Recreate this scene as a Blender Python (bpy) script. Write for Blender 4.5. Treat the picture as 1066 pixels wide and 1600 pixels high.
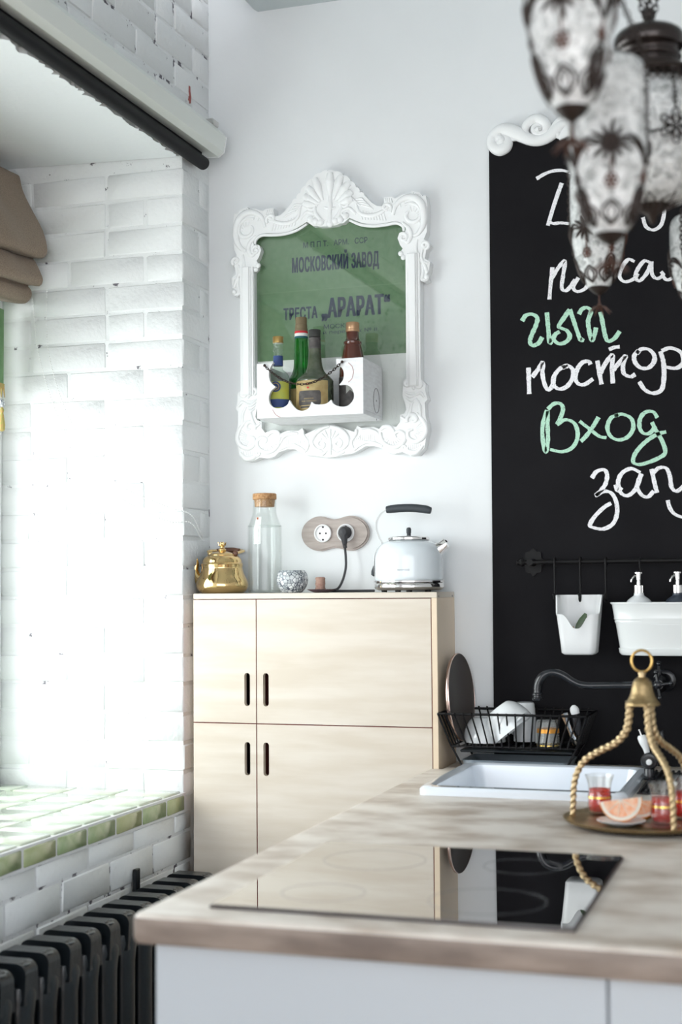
import bpy, math, random
from math import sin, cos, pi, radians, sqrt
from mathutils import Vector, Matrix
from mathutils.geometry import tessellate_polygon
random.seed(7)
for o in list(bpy.data.objects): bpy.data.objects.remove(o)
S = bpy.context.scene
COL = S.collection

# ------------------------------------------------------------------ camera
YAW, PITCH, ROLL, EYE = -.3155, .0537, .0080, 1.40
fw = Vector((sin(YAW)*cos(PITCH), cos(YAW)*cos(PITCH), sin(PITCH)))
_r = Vector((cos(YAW), -sin(YAW), 0)); _d = fw.cross(_r)
RT = _r*cos(ROLL)+_d*sin(ROLL); DN = -_r*sin(ROLL)+_d*cos(ROLL)
cam = bpy.data.cameras.new('camera'); co = bpy.data.objects.new('camera', cam); COL.objects.link(co)
cam.sensor_fit = 'VERTICAL'; cam.sensor_height = 36; cam.lens = 50
co.matrix_world = Matrix(((RT.x, -DN.x, -fw.x, 0), (RT.y, -DN.y, -fw.y, 0), (RT.z, -DN.z, -fw.z, EYE), (0, 0, 0, 1)))
cam.dof.use_dof = True; cam.dof.focus_distance = 4.25; cam.dof.aperture_fstop = 2.8
cam.clip_start = .05
S.camera = co
# ------------------------------------------------------------------ light
W = bpy.data.worlds.new('world'); S.world = W; W.use_nodes = True
bg = W.node_tree.nodes['Background']; bg.inputs[0].default_value = (.95, .965, 1.0, 1); bg.inputs[1].default_value = 2.3
def area(name, loc, rot, sx, sy, power, col=(1, 1, 1)):
    l = bpy.data.lights.new(name, 'AREA'); l.shape = 'RECTANGLE'; l.size = sx; l.size_y = sy; l.energy = power; l.color = col
    o = bpy.data.objects.new(name, l); o.location = loc; o.rotation_euler = rot; COL.objects.link(o); return o
# daylight in the window opening of the left wall
wl_ = area('window_daylight', (-3.4, .55, 1.95), (0, 0, 0), 1.5, 1.5, 42, (.98, .99, 1.0))
wl_.rotation_euler = (Vector((-1.9, 3.7, 1.55))-Vector(wl_.location)).to_track_quat('-Z', 'Y').to_euler()
area('window_sky', (-2.62, 2.85, 1.80), (0, radians(-90), 0), 1.85, 1.9, 20, (.95, .98, 1.0))
S.view_settings.view_transform = 'Standard'; S.view_settings.look = 'None'; S.view_settings.gamma = 1
S.view_settings.use_curve_mapping = False
S.view_settings.exposure = .72
S.cycles.max_bounces = 10; S.cycles.transparent_max_bounces = 24; S.cycles.use_denoising = True
S.cycles.caustics_reflective = False; S.cycles.caustics_refractive = False

# ------------------------------------------------------------------ survey helpers: photo point -> point on a known plane of the room
def ray(px, py): return RT*((px-533)/2222.)+DN*((py-800)/2222.)+fw
def on_y(px, py, Y):
    d = ray(px, py); return Vector((0, 0, EYE))+d*(Y/d.y)
def wxz(px, py, Y=4.02):
    p = on_y(px, py, Y); return (p.x, p.z)

# ------------------------------------------------------------------ materials
MT = {}
def mat(name, col, rough=.5, metal=0., var=None, vs=8., vstr=(1, 1, 1), bump=0., bs=60., bstr=(1, 1, 1), coat=0., trans=0., ior=1.5, alpha=1., emit=None, rnd=None, spec=.5, detail=4., ramp=(.35, .65), sheen=0.):
    m = bpy.data.materials.new(name); m.use_nodes = True; MT[name] = m
    nt = m.node_tree; b = nt.nodes['Principled BSDF']; L = nt.links.new
    I = b.inputs
    I['Base Color'].default_value = (*col, 1); I['Roughness'].default_value = rough; I['Metallic'].default_value = metal
    I['Coat Weight'].default_value = coat; I['Coat Roughness'].default_value = .05
    I['Transmission Weight'].default_value = trans; I['IOR'].default_value = ior; I['Alpha'].default_value = alpha
    I['Specular IOR Level'].default_value = spec; I['Sheen Weight'].default_value = sheen
    tc = nt.nodes.new('ShaderNodeTexCoord')
    if var or rnd:
        out = None
        if var:
            mp = nt.nodes.new('ShaderNodeMapping'); mp.inputs['Scale'].default_value = vstr; L(tc.outputs['Object'], mp.inputs[0])
            n = nt.nodes.new('ShaderNodeTexNoise'); n.inputs['Scale'].default_value = vs; n.inputs['Detail'].default_value = detail; L(mp.outputs[0], n.inputs['Vector'])
            r = nt.nodes.new('ShaderNodeValToRGB'); r.color_ramp.elements[0].position = ramp[0]; r.color_ramp.elements[1].position = ramp[1]
            r.color_ramp.elements[0].color = (*col, 1); r.color_ramp.elements[1].color = (*var, 1); L(n.outputs['Fac'], r.inputs[0]); out = r.outputs[0]
        if rnd:
            oi = nt.nodes.new('ShaderNodeObjectInfo'); mx = nt.nodes.new('ShaderNodeMix'); mx.data_type = 'RGBA'
            ma = nt.nodes.new('ShaderNodeMath'); ma.operation = 'MULTIPLY'; ma.inputs[1].default_value = .8; L(oi.outputs['Random'], ma.inputs[0]); L(ma.outputs[0], mx.inputs[0])
            if out: L(out, mx.inputs[6])
            else: mx.inputs[6].default_value = (*col, 1)
            mx.inputs[7].default_value = (*rnd, 1); out = mx.outputs[2]
        L(out, I['Base Color'])
    if bump:
        mp = nt.nodes.new('ShaderNodeMapping'); mp.inputs['Scale'].default_value = bstr; L(tc.outputs['Object'], mp.inputs[0])
        n = nt.nodes.new('ShaderNodeTexNoise'); n.inputs['Scale'].default_value = bs; n.inputs['Detail'].default_value = 5; L(mp.outputs[0], n.inputs['Vector'])
        bp = nt.nodes.new('ShaderNodeBump'); bp.inputs['Strength'].default_value = bump; bp.inputs['Distance'].default_value = .004; L(n.outputs['Fac'], bp.inputs['Height']); L(bp.outputs[0], I['Normal'])
    if emit: I['Emission Color'].default_value = (*emit[:3], 1); I['Emission Strength'].default_value = emit[3]
    return m
def thin_glass(name, tint=(1, 1, 1), rough=.02, ior=1.5, body=0., bodycol=(1, 1, 1), graze=.75):
    m = bpy.data.materials.new(name); m.use_nodes = True; MT[name] = m
    nt = m.node_tree; nt.nodes.clear(); L = nt.links.new; N = nt.nodes.new
    out = N('ShaderNodeOutputMaterial'); t = N('ShaderNodeBsdfTransparent'); t.inputs[0].default_value = (*tint, 1)
    g = N('ShaderNodeBsdfGlossy'); g.inputs['Roughness'].default_value = rough
    lw = N('ShaderNodeLayerWeight'); lw.inputs[0].default_value = .5; pw = N('ShaderNodeMath'); pw.operation = 'POWER'; pw.inputs[1].default_value = 4.; L(lw.outputs['Facing'], pw.inputs[0])
    f = N('ShaderNodeMapRange'); r0 = ((ior-1)/(ior+1))**2; f.inputs[3].default_value = r0; f.inputs[4].default_value = graze; L(pw.outputs[0], f.inputs[0])
    mx = N('ShaderNodeMixShader'); L(f.outputs[0], mx.inputs[0]); L(g.outputs[0], mx.inputs[2])
    if body:
        d = N('ShaderNodeBsdfDiffuse'); d.inputs[0].default_value = (*bodycol, 1)
        m2 = N('ShaderNodeMixShader'); m2.inputs[0].default_value = body; L(t.outputs[0], m2.inputs[1]); L(d.outputs[0], m2.inputs[2]); L(m2.outputs[0], mx.inputs[1])
    else: L(t.outputs[0], mx.inputs[1])
    L(mx.outputs[0], out.inputs[0]); return m
def cracked(name, col, dark, thr=(.60, .66), scale=9., bump=.35, line=(1, 1, 6), fine=55.):
    """white paint over masonry with dark hairline gaps where the paint has opened"""
    m = mat(name, col, rough=.55)
    nt = m.node_tree; L = nt.links.new; b = nt.nodes['Principled BSDF']; N = nt.nodes.new
    tc = N('ShaderNodeTexCoord'); n = N('ShaderNodeTexNoise'); n.inputs['Scale'].default_value = scale; n.inputs['Detail'].default_value = 7; n.inputs['Roughness'].default_value = .7
    L(tc.outputs['Object'], n.inputs['Vector'])
    r = N('ShaderNodeValToRGB'); r.color_ramp.elements[0].position = thr[0]; r.color_ramp.elements[1].position = thr[1]
    r.color_ramp.elements[0].color = (*col, 1); r.color_ramp.elements[1].color = (*dark, 1); L(n.outputs['Fac'], r.inputs[0]); L(r.outputs[0], b.inputs['Base Color'])
    n2 = N('ShaderNodeTexNoise'); n2.inputs['Scale'].default_value = fine; n2.inputs['Detail'].default_value = 6; L(tc.outputs['Object'], n2.inputs['Vector'])
    bp = N('ShaderNodeBump'); bp.inputs['Strength'].default_value = bump; bp.inputs['Distance'].default_value = .006; L(n2.outputs['Fac'], bp.inputs['Height']); L(bp.outputs[0], b.inputs['Normal'])
    return m
def crackle_glass(name):
    m = bpy.data.materials.new(name); m.use_nodes = True; MT[name] = m
    nt = m.node_tree; L = nt.links.new; N = nt.nodes.new; b = nt.nodes['Principled BSDF']; out = nt.nodes['Material Output']
    tc = N('ShaderNodeTexCoord'); v = N('ShaderNodeTexVoronoi'); v.feature = 'DISTANCE_TO_EDGE'; v.inputs['Scale'].default_value = 85
    nz = N('ShaderNodeTexNoise'); nz.inputs['Scale'].default_value = 40; mixv = N('ShaderNodeMix'); mixv.data_type = 'VECTOR'; mixv.inputs[0].default_value = .04
    L(tc.outputs['Object'], nz.inputs['Vector']); L(tc.outputs['Object'], mixv.inputs[4]); L(nz.outputs['Color'], mixv.inputs[5]); L(mixv.outputs[1], v.inputs['Vector'])
    v2 = N('ShaderNodeTexVoronoi'); v2.inputs['Scale'].default_value = 85; L(mixv.outputs[1], v2.inputs['Vector'])
    r2 = N('ShaderNodeValToRGB'); r2.color_ramp.elements[0].position = .15; r2.color_ramp.elements[1].position = .75; r2.color_ramp.elements[0].color = (.46, .48, .47, 1); r2.color_ramp.elements[1].color = (.98, 1, .99, 1); L(v2.outputs['Color'], r2.inputs[0])
    r = N('ShaderNodeValToRGB'); r.color_ramp.elements[0].position = .0; r.color_ramp.elements[1].position = .06; L(v.outputs['Distance'], r.inputs[0])
    r.color_ramp.elements[0].color = (1, 1, 1, 1); r.color_ramp.elements[1].color = (0, 0, 0, 1)
    mc = N('ShaderNodeMix'); mc.data_type = 'RGBA'; L(r.outputs[0], mc.inputs[0]); L(r2.outputs[0], mc.inputs[6]); mc.inputs[7].default_value = (1, 1, 1, 1); L(mc.outputs[2], b.inputs['Base Color'])
    b.inputs['Roughness'].default_value = .10; b.inputs['Specular IOR Level'].default_value = .9; b.inputs['Metallic'].default_value = .0
    bp = N('ShaderNodeBump'); bp.inputs['Strength'].default_value = 1.; bp.inputs['Distance'].default_value = .006; L(v.outputs['Distance'], bp.inputs['Height']); L(bp.outputs[0], b.inputs['Normal'])
    tl = N('ShaderNodeBsdfTranslucent'); tl.inputs[0].default_value = (.95, .97, .96, 1)
    tr = N('ShaderNodeBsdfTransparent'); m1 = N('ShaderNodeMixShader'); m1.inputs[0].default_value = .15; L(b.outputs[0], m1.inputs[1]); L(tl.outputs[0], m1.inputs[2])
    n3 = N('ShaderNodeTexNoise'); n3.inputs['Scale'].default_value = 22; L(tc.outputs['Object'], n3.inputs['Vector'])
    mr = N('ShaderNodeMapRange'); mr.inputs[1].default_value = .4; mr.inputs[2].default_value = .65; mr.inputs[3].default_value = .02; mr.inputs[4].default_value = .14; L(n3.outputs['Fac'], mr.inputs[0])
    m2 = N('ShaderNodeMixShader'); L(mr.outputs[0], m2.inputs[0]); L(m1.outputs[0], m2.inputs[1]); L(tr.outputs[0], m2.inputs[2]); L(m2.outputs[0], out.inputs[0])
    return m
def mosaic(name):
    m = mat(name, (.5, .55, .6), rough=.15)
    nt = m.node_tree; L = nt.links.new; N = nt.nodes.new; b = nt.nodes['Principled BSDF']
    tc = N('ShaderNodeTexCoord'); v = N('ShaderNodeTexVoronoi'); v.feature = 'DISTANCE_TO_EDGE'; v.inputs['Scale'].default_value = 100; L(tc.outputs['Object'], v.inputs['Vector'])
    v2 = N('ShaderNodeTexVoronoi'); v2.inputs['Scale'].default_value = 100; L(tc.outputs['Object'], v2.inputs['Vector'])
    r2 = N('ShaderNodeValToRGB'); r2.color_ramp.elements[0].color = (.24, .28, .30, 1); r2.color_ramp.elements[1].color = (.83, .85, .85, 1); L(v2.outputs['Color'], r2.inputs[0])
    r = N('ShaderNodeValToRGB'); r.color_ramp.interpolation = 'CONSTANT'; r.color_ramp.elements[1].position = .06; r.color_ramp.elements[0].color = (1, 1, 1, 1); r.color_ramp.elements[1].color = (0, 0, 0, 1); L(v.outputs['Distance'], r.inputs[0])
    mx = N('ShaderNodeMix'); mx.data_type = 'RGBA'; L(r.outputs[0], mx.inputs[0]); L(r2.outputs[0], mx.inputs[6]); mx.inputs[7].default_value = (.09, .10, .13, 1); L(mx.outputs[2], b.inputs['Base Color'])
def chalk(name, col):
    m = mat(name, col, rough=.95, spec=.1)
    nt = m.node_tree; L = nt.links.new; N = nt.nodes.new; b = nt.nodes['Principled BSDF']
    tc = N('ShaderNodeTexCoord'); n = N('ShaderNodeTexNoise'); n.inputs['Scale'].default_value = 420; n.inputs['Detail'].default_value = 3; L(tc.outputs['Object'], n.inputs['Vector'])
    r = N('ShaderNodeValToRGB'); r.color_ramp.elements[0].position = .30; r.color_ramp.elements[1].position = .42; r.color_ramp.elements[0].color = (.30, .30, .30, 1); L(n.outputs['Fac'], r.inputs[0]); L(r.outputs[0], b.inputs['Alpha'])

mat('wall_paint', (.80, .82, .83), .75, var=(.77, .79, .80), vs=3., bump=.12, bs=45.)
cracked('brick_paint', (.80, .82, .82), (.60, .61, .62), (.70, .78), 14., .5)
cracked('joint_paint', (.80, .82, .82), (.16, .15, .17), (.615, .64), 22., .6)
cracked('joint_paint_worn', (.72, .73, .74), (.08, .07, .09), (.56, .585), 16., .7)
cracked('brick_paint_worn', (.74, .75, .75), (.12, .11, .13), (.655, .675), 18., .7)
cracked('soffit_paint', (.82, .85, .86), (.25, .25, .27), (.72, .76), 10., .3)
mat('ceiling_paint', (.62, .68, .70), .8)
mat('floor_wood', (.30, .20, .12), .4, var=(.40, .28, .18), vs=5, vstr=(1, 14, 1))
mat('window_paint', (.85, .87, .87), .4)
thin_glass('pane_glass', (.97, .99, .98))
mat('tile_green', (.28, .40, .20), .12, var=(.42, .50, .30), vs=26, rnd=(.46, .43, .20), coat=.6, bump=.2, bs=40)
mat('tile_green_lit', (.48, .60, .46), .10, var=(.60, .66, .54), vs=22, rnd=(.60, .62, .50), coat=.6, bump=.2, bs=40)  # green tile lightened for the sill top, window glare put into the colour
mat('grout', (.74, .74, .74), .9, bump=.4, bs=90)
mat('plywood', (.60, .525, .435), .45, var=(.67, .605, .525), vs=3.2, vstr=(1.2, 1, 9), bump=.04, bs=20, bstr=(1, 1, 12), detail=6)
mat('plywood_side', (.72, .57, .41), .5, var=(.78, .64, .49), vs=4, vstr=(1, 1, .5))
mat('red_edge', (.32, .07, .06), .6)
mat('slot_dark', (.03, .02, .025), .8)
mat('steel_screw', (.25, .22, .2), .4, .8)
mat('screen_white', (.76, .79, .75), .45)
mat('tube_black', (.006, .006, .007), .55, spec=.2)
mat('linen', (.21, .155, .112), .95, var=(.28, .215, .16), vs=260, bump=.5, bs=420, sheen=.1)
mat('green_cloth', (.13, .27, .11), .9, var=(.20, .34, .17), vs=90, vstr=(1, 1, .1), bump=.4, bs=300)
mat('fringe', (.36, .36, .10), .9, var=(.50, .30, .12), vs=120)
mat('bead_white', (.85, .86, .85), .3)
mat('iron_black', (.005, .0075, .010), .33, bump=.25, bs=70, coat=.12)
mat('gilt', (.80, .57, .27), .10, 1., bump=.05, bs=25)
mat('wood_dark', (.14, .06, .035), .4)
mat('cork', (.52, .30, .14), .8, var=(.34, .17, .07), vs=170, bump=.5, bs=200)
thin_glass('carafe_glass', (.965, .975, .97), ior=1.35, graze=.42)
mat('paper', (.84, .85, .83), .8)
mat('print_grey', (.25, .25, .26), .8)
mat('print_orange', (.75, .22, .10), .7)
mosaic('mosaic_glass')
mat('saucer_dark', (.10, .06, .07), .5)
mat('stub_brown', (.33, .19, .15), .8, var=(.42, .28, .22), vs=60, bump=.6, bs=120)
mat('plate_wood', (.36, .31, .28), .6, var=(.45, .39, .36), vs=14, vstr=(1, 1, 7), bump=.2, bs=30, bstr=(1, 1, 8))
mat('socket_white', (.82, .82, .82), .3)
mat('rubber_black', (.020, .020, .024), .5)
mat('chrome', (.80, .78, .77), .07, 1.)
mat('steel_brushed', (.62, .60, .58), .25, 1.)
mat('enamel_white', (.74, .80, .84), .12, coat=.6)
mat('grip_dark', (.035, .042, .05), .6)
mat('print_dark', (.10, .11, .13), .6)
mat('plaster_white', (.86, .87, .87), .45, bump=.05, bs=40)
mat('poster_green', (.125, .225, .12), .8, var=(.155, .255, .145), vs=60, bump=.1, bs=8)
mat('poster_crease', (.22, .33, .20), .8)
mat('ink_navy', (.022, .032, .07), .8)
thin_glass('frame_glass', (.98, .99, .98), .01, 1.72)
mat('crate_white', (.80, .81, .82), .6, var=(.72, .72, .73), vs=30, vstr=(1, 1, 4), bump=.35, bs=60)
mat('crate_crack', (.20, .18, .19), .9)
mat('chain_dark', (.05, .035, .03), .45, .9)
thin_glass('bottle_clear', (.84, .90, .86), .03, 1.5, .06, (.8, .85, .8))
mat('bottle_green', (.01, .22, .02), .06, trans=.55, coat=.5)
mat('bottle_olive', (.030, .050, .022), .18, var=(.10, .11, .08), vs=25, coat=.3, bump=.05)
mat('bottle_brown', (.085, .022, .012), .10, coat=.5)
mat('label_yellow', (.50, .50, .07), .7, var=(.40, .45, .10), vs=40)
mat('label_blue', (.03, .06, .19), .7)
mat('label_gold', (.46, .36, .16), .6, var=(.36, .25, .10), vs=40)
mat('label_black', (.05, .045, .045), .7, var=(.10, .09, .085), vs=50)
mat('label_pale', (.35, .36, .33), .7)
mat('label_red', (.55, .02, .03), .6)
mat('label_white', (.75, .75, .72), .7)
mat('label_teal', (.01, .10, .12), .6)
mat('cap_gold', (.55, .36, .13), .3, .9)
mat('cap_tan', (.45, .27, .15), .35, .5)
mat('cap_olive', (.17, .13, .07), .7)
mat('cap_dark', (.03, .03, .028), .7)
mat('board_black', (.0085, .008, .0095), .75, var=(.011, .0105, .012), vs=5, bump=.06, bs=120, spec=.1)
chalk('chalk_white', (.88, .87, .89)); chalk('chalk_green', (.48, .74, .58))
mat('rail_black', (.006, .0055, .006), .5, spec=.2)
mat('plastic_white', (.80, .81, .81), .35)
mat('enamel_cream', (.78, .80, .79), .25, coat=.3)
mat('leaf_green', (.045, .085, .03), .3)
mat('spoon_wood', (.5, .33, .2), .5)
mat('ceramic_white', (.82, .84, .85), .12, coat=.5)
mat('ceramic_navy', (.045, .055, .075), .3)
mat('faucet_black', (.007, .008, .011), .25, coat=.15)
mat('lid_brown', (.055, .045, .040), .5)
mat('rim_copper', (.62, .45, .40), .2, .9)
thin_glass('cup_glass', (.93, .93, .92), .03, 1.45, .04)
mat('gold_band', (.80, .36, .06), .3, .5)
mat('tray_steel', (.36, .42, .47), .3, .6)
mat('sink_white', (.80, .85, .92), .10, coat=.6)
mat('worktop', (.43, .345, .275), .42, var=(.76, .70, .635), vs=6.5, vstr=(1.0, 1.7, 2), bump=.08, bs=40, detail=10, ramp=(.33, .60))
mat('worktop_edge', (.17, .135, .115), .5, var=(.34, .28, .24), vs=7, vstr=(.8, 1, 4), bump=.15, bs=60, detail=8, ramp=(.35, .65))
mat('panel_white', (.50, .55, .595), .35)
mat('hob_glass', (.006, .006, .007), .015, ior=2.2, coat=1., spec=.8); MT['hob_glass'].node_tree.nodes['Principled BSDF'].inputs['Coat IOR'].default_value = 1.9
MT['hob_glass'].node_tree.nodes['Principled BSDF'].inputs['Coat Roughness'].default_value = .01
mat('hob_mark', (.09, .09, .10), .2, coat=1.)
mat('hob_edge', (.05, .035, .04), .4)
mat('brass_old', (.42, .31, .16), .38, .85, var=(.30, .21, .10), vs=40, bump=.5, bs=110)
mat('brass_arm', (.56, .42, .24), .38, .8, bump=.15, bs=150)
mat('brass_ring', (.62, .40, .14), .25, 1.)
thin_glass('tea_glass', (.97, .97, .96), .02, 1.75, .02, graze=.9)
thin_glass('tea_red', (1.0, .15, .07), .02, 1.33, .28, (1.0, .03, .012))
mat('gilt_band', (.85, .60, .15), .25, .9)
mat('porcelain', (.84, .85, .85), .15, coat=.4)
mat('rind_orange', (.80, .27, .02), .4, bump=.2, bs=220)
mat('pith_white', (.86, .80, .70), .6)
mat('pulp_pink', (.86, .33, .15), .3, var=(.93, .62, .42), vs=70, vstr=(1, 1, 1), bump=.5, bs=120)
mat('mat_rubber', (.016, .016, .018), .5)
crackle_glass('crackle')
mat('bronze', (.040, .029, .025), .42, .55, bump=.2, bs=90)
mat('bronze_red', (.12, .060, .045), .45, .6)
mat('bronze_dark', (.028, .020, .018), .22, .6, coat=.3)

# ------------------------------------------------------------------ mesh helpers
def spline(P, n=6, closed=False):
    P = [Vector(p) for p in P]; N = len(P); out = []
    if N < 3: return P
    rng = range(N if closed else N-1)
    for i in rng:
        p1, p2 = P[i], P[(i+1) % N]
        p0 = P[(i-1) % N] if (closed or i > 0) else p1*2-p2
        p3 = P[(i+2) % N] if (closed or i+2 < N) else p2*2-p1
        for k in range(n):
            t = k/n
            out.append(.5*((2*p1)+(p2-p0)*t+(2*p0-5*p1+4*p2-p3)*t*t+(3*p1-p0-3*p2+p3)*t**3))
    if not closed: out.append(P[-1].copy())
    return out
class MB:
    def __init__(s): s.v = []; s.f = []
    def add(s, V, F):
        k = len(s.v); s.v += [Vector(p) for p in V]; s.f += [tuple(i+k for i in f) for f in F]; return s
    def n(s): return len(s.v)
    def xf(s, start, fn):
        for i in range(start, len(s.v)): s.v[i] = Vector(fn(s.v[i]))
        return s
    def flip(s, start):
        for i in range(start, len(s.f)): s.f[i] = tuple(reversed(s.f[i]))
    def box(s, x0, x1, y0, y1, z0, z1, b=0.):
        if b <= 0:
            V = [(x, y, z) for x in (x0, x1) for y in (y0, y1) for z in (z0, z1)]
            return s.add(V, [(0, 1, 3, 2), (4, 6, 7, 5), (0, 4, 5, 1), (2, 3, 7, 6), (0, 2, 6, 4), (1, 5, 7, 3)])
        b = min(b, (x1-x0)*.49, (y1-y0)*.49, (z1-z0)*.49)
        V = []; X = (x0, x1); Y = (y0, y1); Z = (z0, z1); idx = {}
        for i in (0, 1):
            for j in (0, 1):
                for k in (0, 1):
                    c = (X[i], Y[j], Z[k]); q = (b if i == 0 else -b, b if j == 0 else -b, b if k == 0 else -b)
                    for a in range(3):
                        p = [c[t]+(0 if t == a else q[t]) for t in range(3)]
                        idx[i, j, k, a] = len(V); V.append(p)
        F = []
        for a in range(3):
            for sgn in (0, 1):
                o = [t for t in range(3) if t != a]; q = []
                for (u, w) in ((0, 0), (1, 0), (1, 1), (0, 1)):
                    c = [0, 0, 0]; c[a] = sgn; c[o[0]] = u; c[o[1]] = w; q.append(idx[c[0], c[1], c[2], a])
                if (sgn == 0) != (a == 1): q.reverse()
                F.append(q)
        for a in range(3):      # edges parallel to axis a
            o = [t for t in range(3) if t != a]
            for u in (0, 1):
                for w in (0, 1):
                    c0 = [0, 0, 0]; c0[o[0]] = u; c0[o[1]] = w; c1 = list(c0); c1[a] = 1
                    q = [idx[(*c0, o[0])], idx[(*c1, o[0])], idx[(*c1, o[1])], idx[(*c0, o[1])]]
                    F.append(s._out(V, q, ((x0+x1)/2, (y0+y1)/2, (z0+z1)/2)))
        for i in (0, 1):
            for j in (0, 1):
                for k in (0, 1): F.append(s._out(V, [idx[i, j, k, a] for a in range(3)], ((x0+x1)/2, (y0+y1)/2, (z0+z1)/2)))
        return s.add(V, F)
    @staticmethod
    def _out(V, q, c):
        a, b, d = Vector(V[q[0]]), Vector(V[q[1]]), Vector(V[q[2]])
        return q if (b-a).cross(d-a).dot(a-Vector(c)) > 0 else list(reversed(q))
    def lathe(s, prof, c=(0, 0, 0), n=32, sx=1., sy=1., cap0=True, cap1=True, a0=0., a1=2*pi):
        full = abs(a1-a0-2*pi) < 1e-6; m = n if full else n+1; V = []; F = []; c = Vector(c)
        for r, z in prof:
            for k in range(m):
                a = a0+(a1-a0)*k/n; V.append(c+Vector((r*cos(a)*sx, r*sin(a)*sy, z)))
        for i in range(len(prof)-1):
            for k in range(n):
                k2 = (k+1) % m; F.append((i*m+k, i*m+k2, (i+1)*m+k2, (i+1)*m+k))
        if tuple(prof[0]) == tuple(prof[-1]): cap0 = cap1 = False
        if full and cap0 and prof[0][0] > 1e-6: F.append(tuple(reversed(range(m))))
        if full and cap1 and prof[-1][0] > 1e-6: F.append(tuple(range((len(prof)-1)*m, len(prof)*m)))
        return s.add(V, F)
    def tube(s, P, r, n=8, closed=False, cap=True, lobe=0, twist=0., up=None, ratio=1.):
        P = [Vector(p) for p in P]; N = len(P); R = r if hasattr(r, '__len__') else [r]*N
        if len(R) != N: R = [R[min(int(i*(len(R)-1)/(N-1)), len(R)-2)]*(1-(i*(len(R)-1)/(N-1)-min(int(i*(len(R)-1)/(N-1)), len(R)-2)))+R[min(int(i*(len(R)-1)/(N-1)), len(R)-2)+1]*(i*(len(R)-1)/(N-1)-min(int(i*(len(R)-1)/(N-1)), len(R)-2)) for i in range(N)]
        V = []; F = []; nrm = None; d = 0.
        for i in range(N):
            if closed: t = P[(i+1) % N]-P[i-1]
            else: t = P[min(i+1, N-1)]-P[max(i-1, 0)]
            if t.length < 1e-9: t = Vector((0, 0, 1))
            t.normalize()
            if up is not None: nrm = Vector(up)-t*t.dot(Vector(up))
            elif nrm is None:
                nrm = Vector((0, 0, 1)) if abs(t.z) < .9 else Vector((1, 0, 0)); nrm = nrm-t*t.dot(nrm)
            else: nrm = nrm-t*t.dot(nrm)
            if nrm.length < 1e-6: nrm = t.orthogonal()
            nrm.normalize(); bn = t.cross(nrm)
            if i: d += (P[i]-P[i-1]).length
            for k in range(n):
                a = 2*pi*k/n+twist*d; rr = R[i]*(1+(.15*cos(lobe*(2*pi*k/n)) if lobe else 0))
                V.append(P[i]+nrm*(rr*cos(a)*ratio)+bn*(rr*sin(a)))
        for i in range(N if closed else N-1):
            j = (i+1) % N
            for k in range(n): F.append((i*n+k, i*n+(k+1) % n, j*n+(k+1) % n, j*n+k))
        if cap and not closed: F.append(tuple(reversed(range(n)))); F.append(tuple(range((N-1)*n, N*n)))
        return s.add(V, F)
    def ell(s, c, r, n=12, m=8, rot=None):
        c = Vector(c); r = r if hasattr(r, '__len__') else (r, r, r); V = [Vector((0, 0, -r[2]))]; F = []
        for i in range(1, m):
            th = pi*i/m-pi/2
            for k in range(n): V.append(Vector((r[0]*cos(th)*cos(2*pi*k/n), r[1]*cos(th)*sin(2*pi*k/n), r[2]*sin(th))))
        V.append(Vector((0, 0, r[2]))); T = len(V)-1
        for k in range(n):
            F.append((0, 1+(k+1) % n, 1+k)); F.append((T, 1+(m-2)*n+k, 1+(m-2)*n+(k+1) % n))
        for i in range(m-2):
            for k in range(n): F.append((1+i*n+k, 1+i*n+(k+1) % n, 1+(i+1)*n+(k+1) % n, 1+(i+1)*n+k))
        if rot is not None: V = [rot @ p for p in V]
        return s.add([p+c for p in V], F)
    def ring(s, c, R, r, nrm=(0, 0, 1), n=24, m=6, sx=1.):
        nz = Vector(nrm).normalized(); u = nz.orthogonal().normalized() if abs(nz.z) < .99 else Vector((1, 0, 0)); w = nz.cross(u)
        return s.tube([Vector(c)+u*(R*sx*cos(2*pi*k/n))+w*(R*sin(2*pi*k/n)) for k in range(n)], r, m, closed=True)
    def plate(s, outer, holes, fn, d0, d1):
        """polygon with holes, extruded from depth d0 (back) to d1 (front); fn(u, v, d) -> point"""
        loops = [outer]+list(holes); flat = [p for l in loops for p in l]
        tri = tessellate_polygon([[Vector((p[0], p[1], 0)) for p in l] for l in loops]); K = len(flat)
        V = [fn(p[0], p[1], d1) for p in flat]+[fn(p[0], p[1], d0) for p in flat]; F = []
        for t in tri: F.append(tuple(t)); F.append(tuple(i+K for i in reversed(t)))
        o = 0
        for l in loops:
            m = len(l)
            for i in range(m): j = (i+1) % m; F.append((o+i, o+j, K+o+j, K+o+i))
            o += m
        return s.add(V, F)
    def chain(s, P, pitch=.008, wire=.0011, n=5):
        """oval links along a polyline"""
        P = [Vector(p) for p in P]; seg = []; acc = 0.
        pts = [P[0]]
        for a, b in zip(P[:-1], P[1:]):
            L = (b-a).length; t = pitch-acc
            while t <= L: pts.append(a+(b-a)*(t/L)); t += pitch
            acc = L-(t-pitch)
        side = Vector((1, .3, 0)).normalized()
        for i, (a, b) in enumerate(zip(pts[:-1], pts[1:])):
            t = (b-a).normalized(); u = side-t*t.dot(side)
            if u.length < .1: u = t.orthogonal()
            u.normalize(); w = t.cross(u); q = u if i % 2 else w; c = (a+b)/2
            s.tube([c+t*(pitch*.72*cos(2*pi*k/8))+q*(pitch*.38*sin(2*pi*k/8)) for k in range(8)], wire, n, closed=True)
        return s
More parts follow.
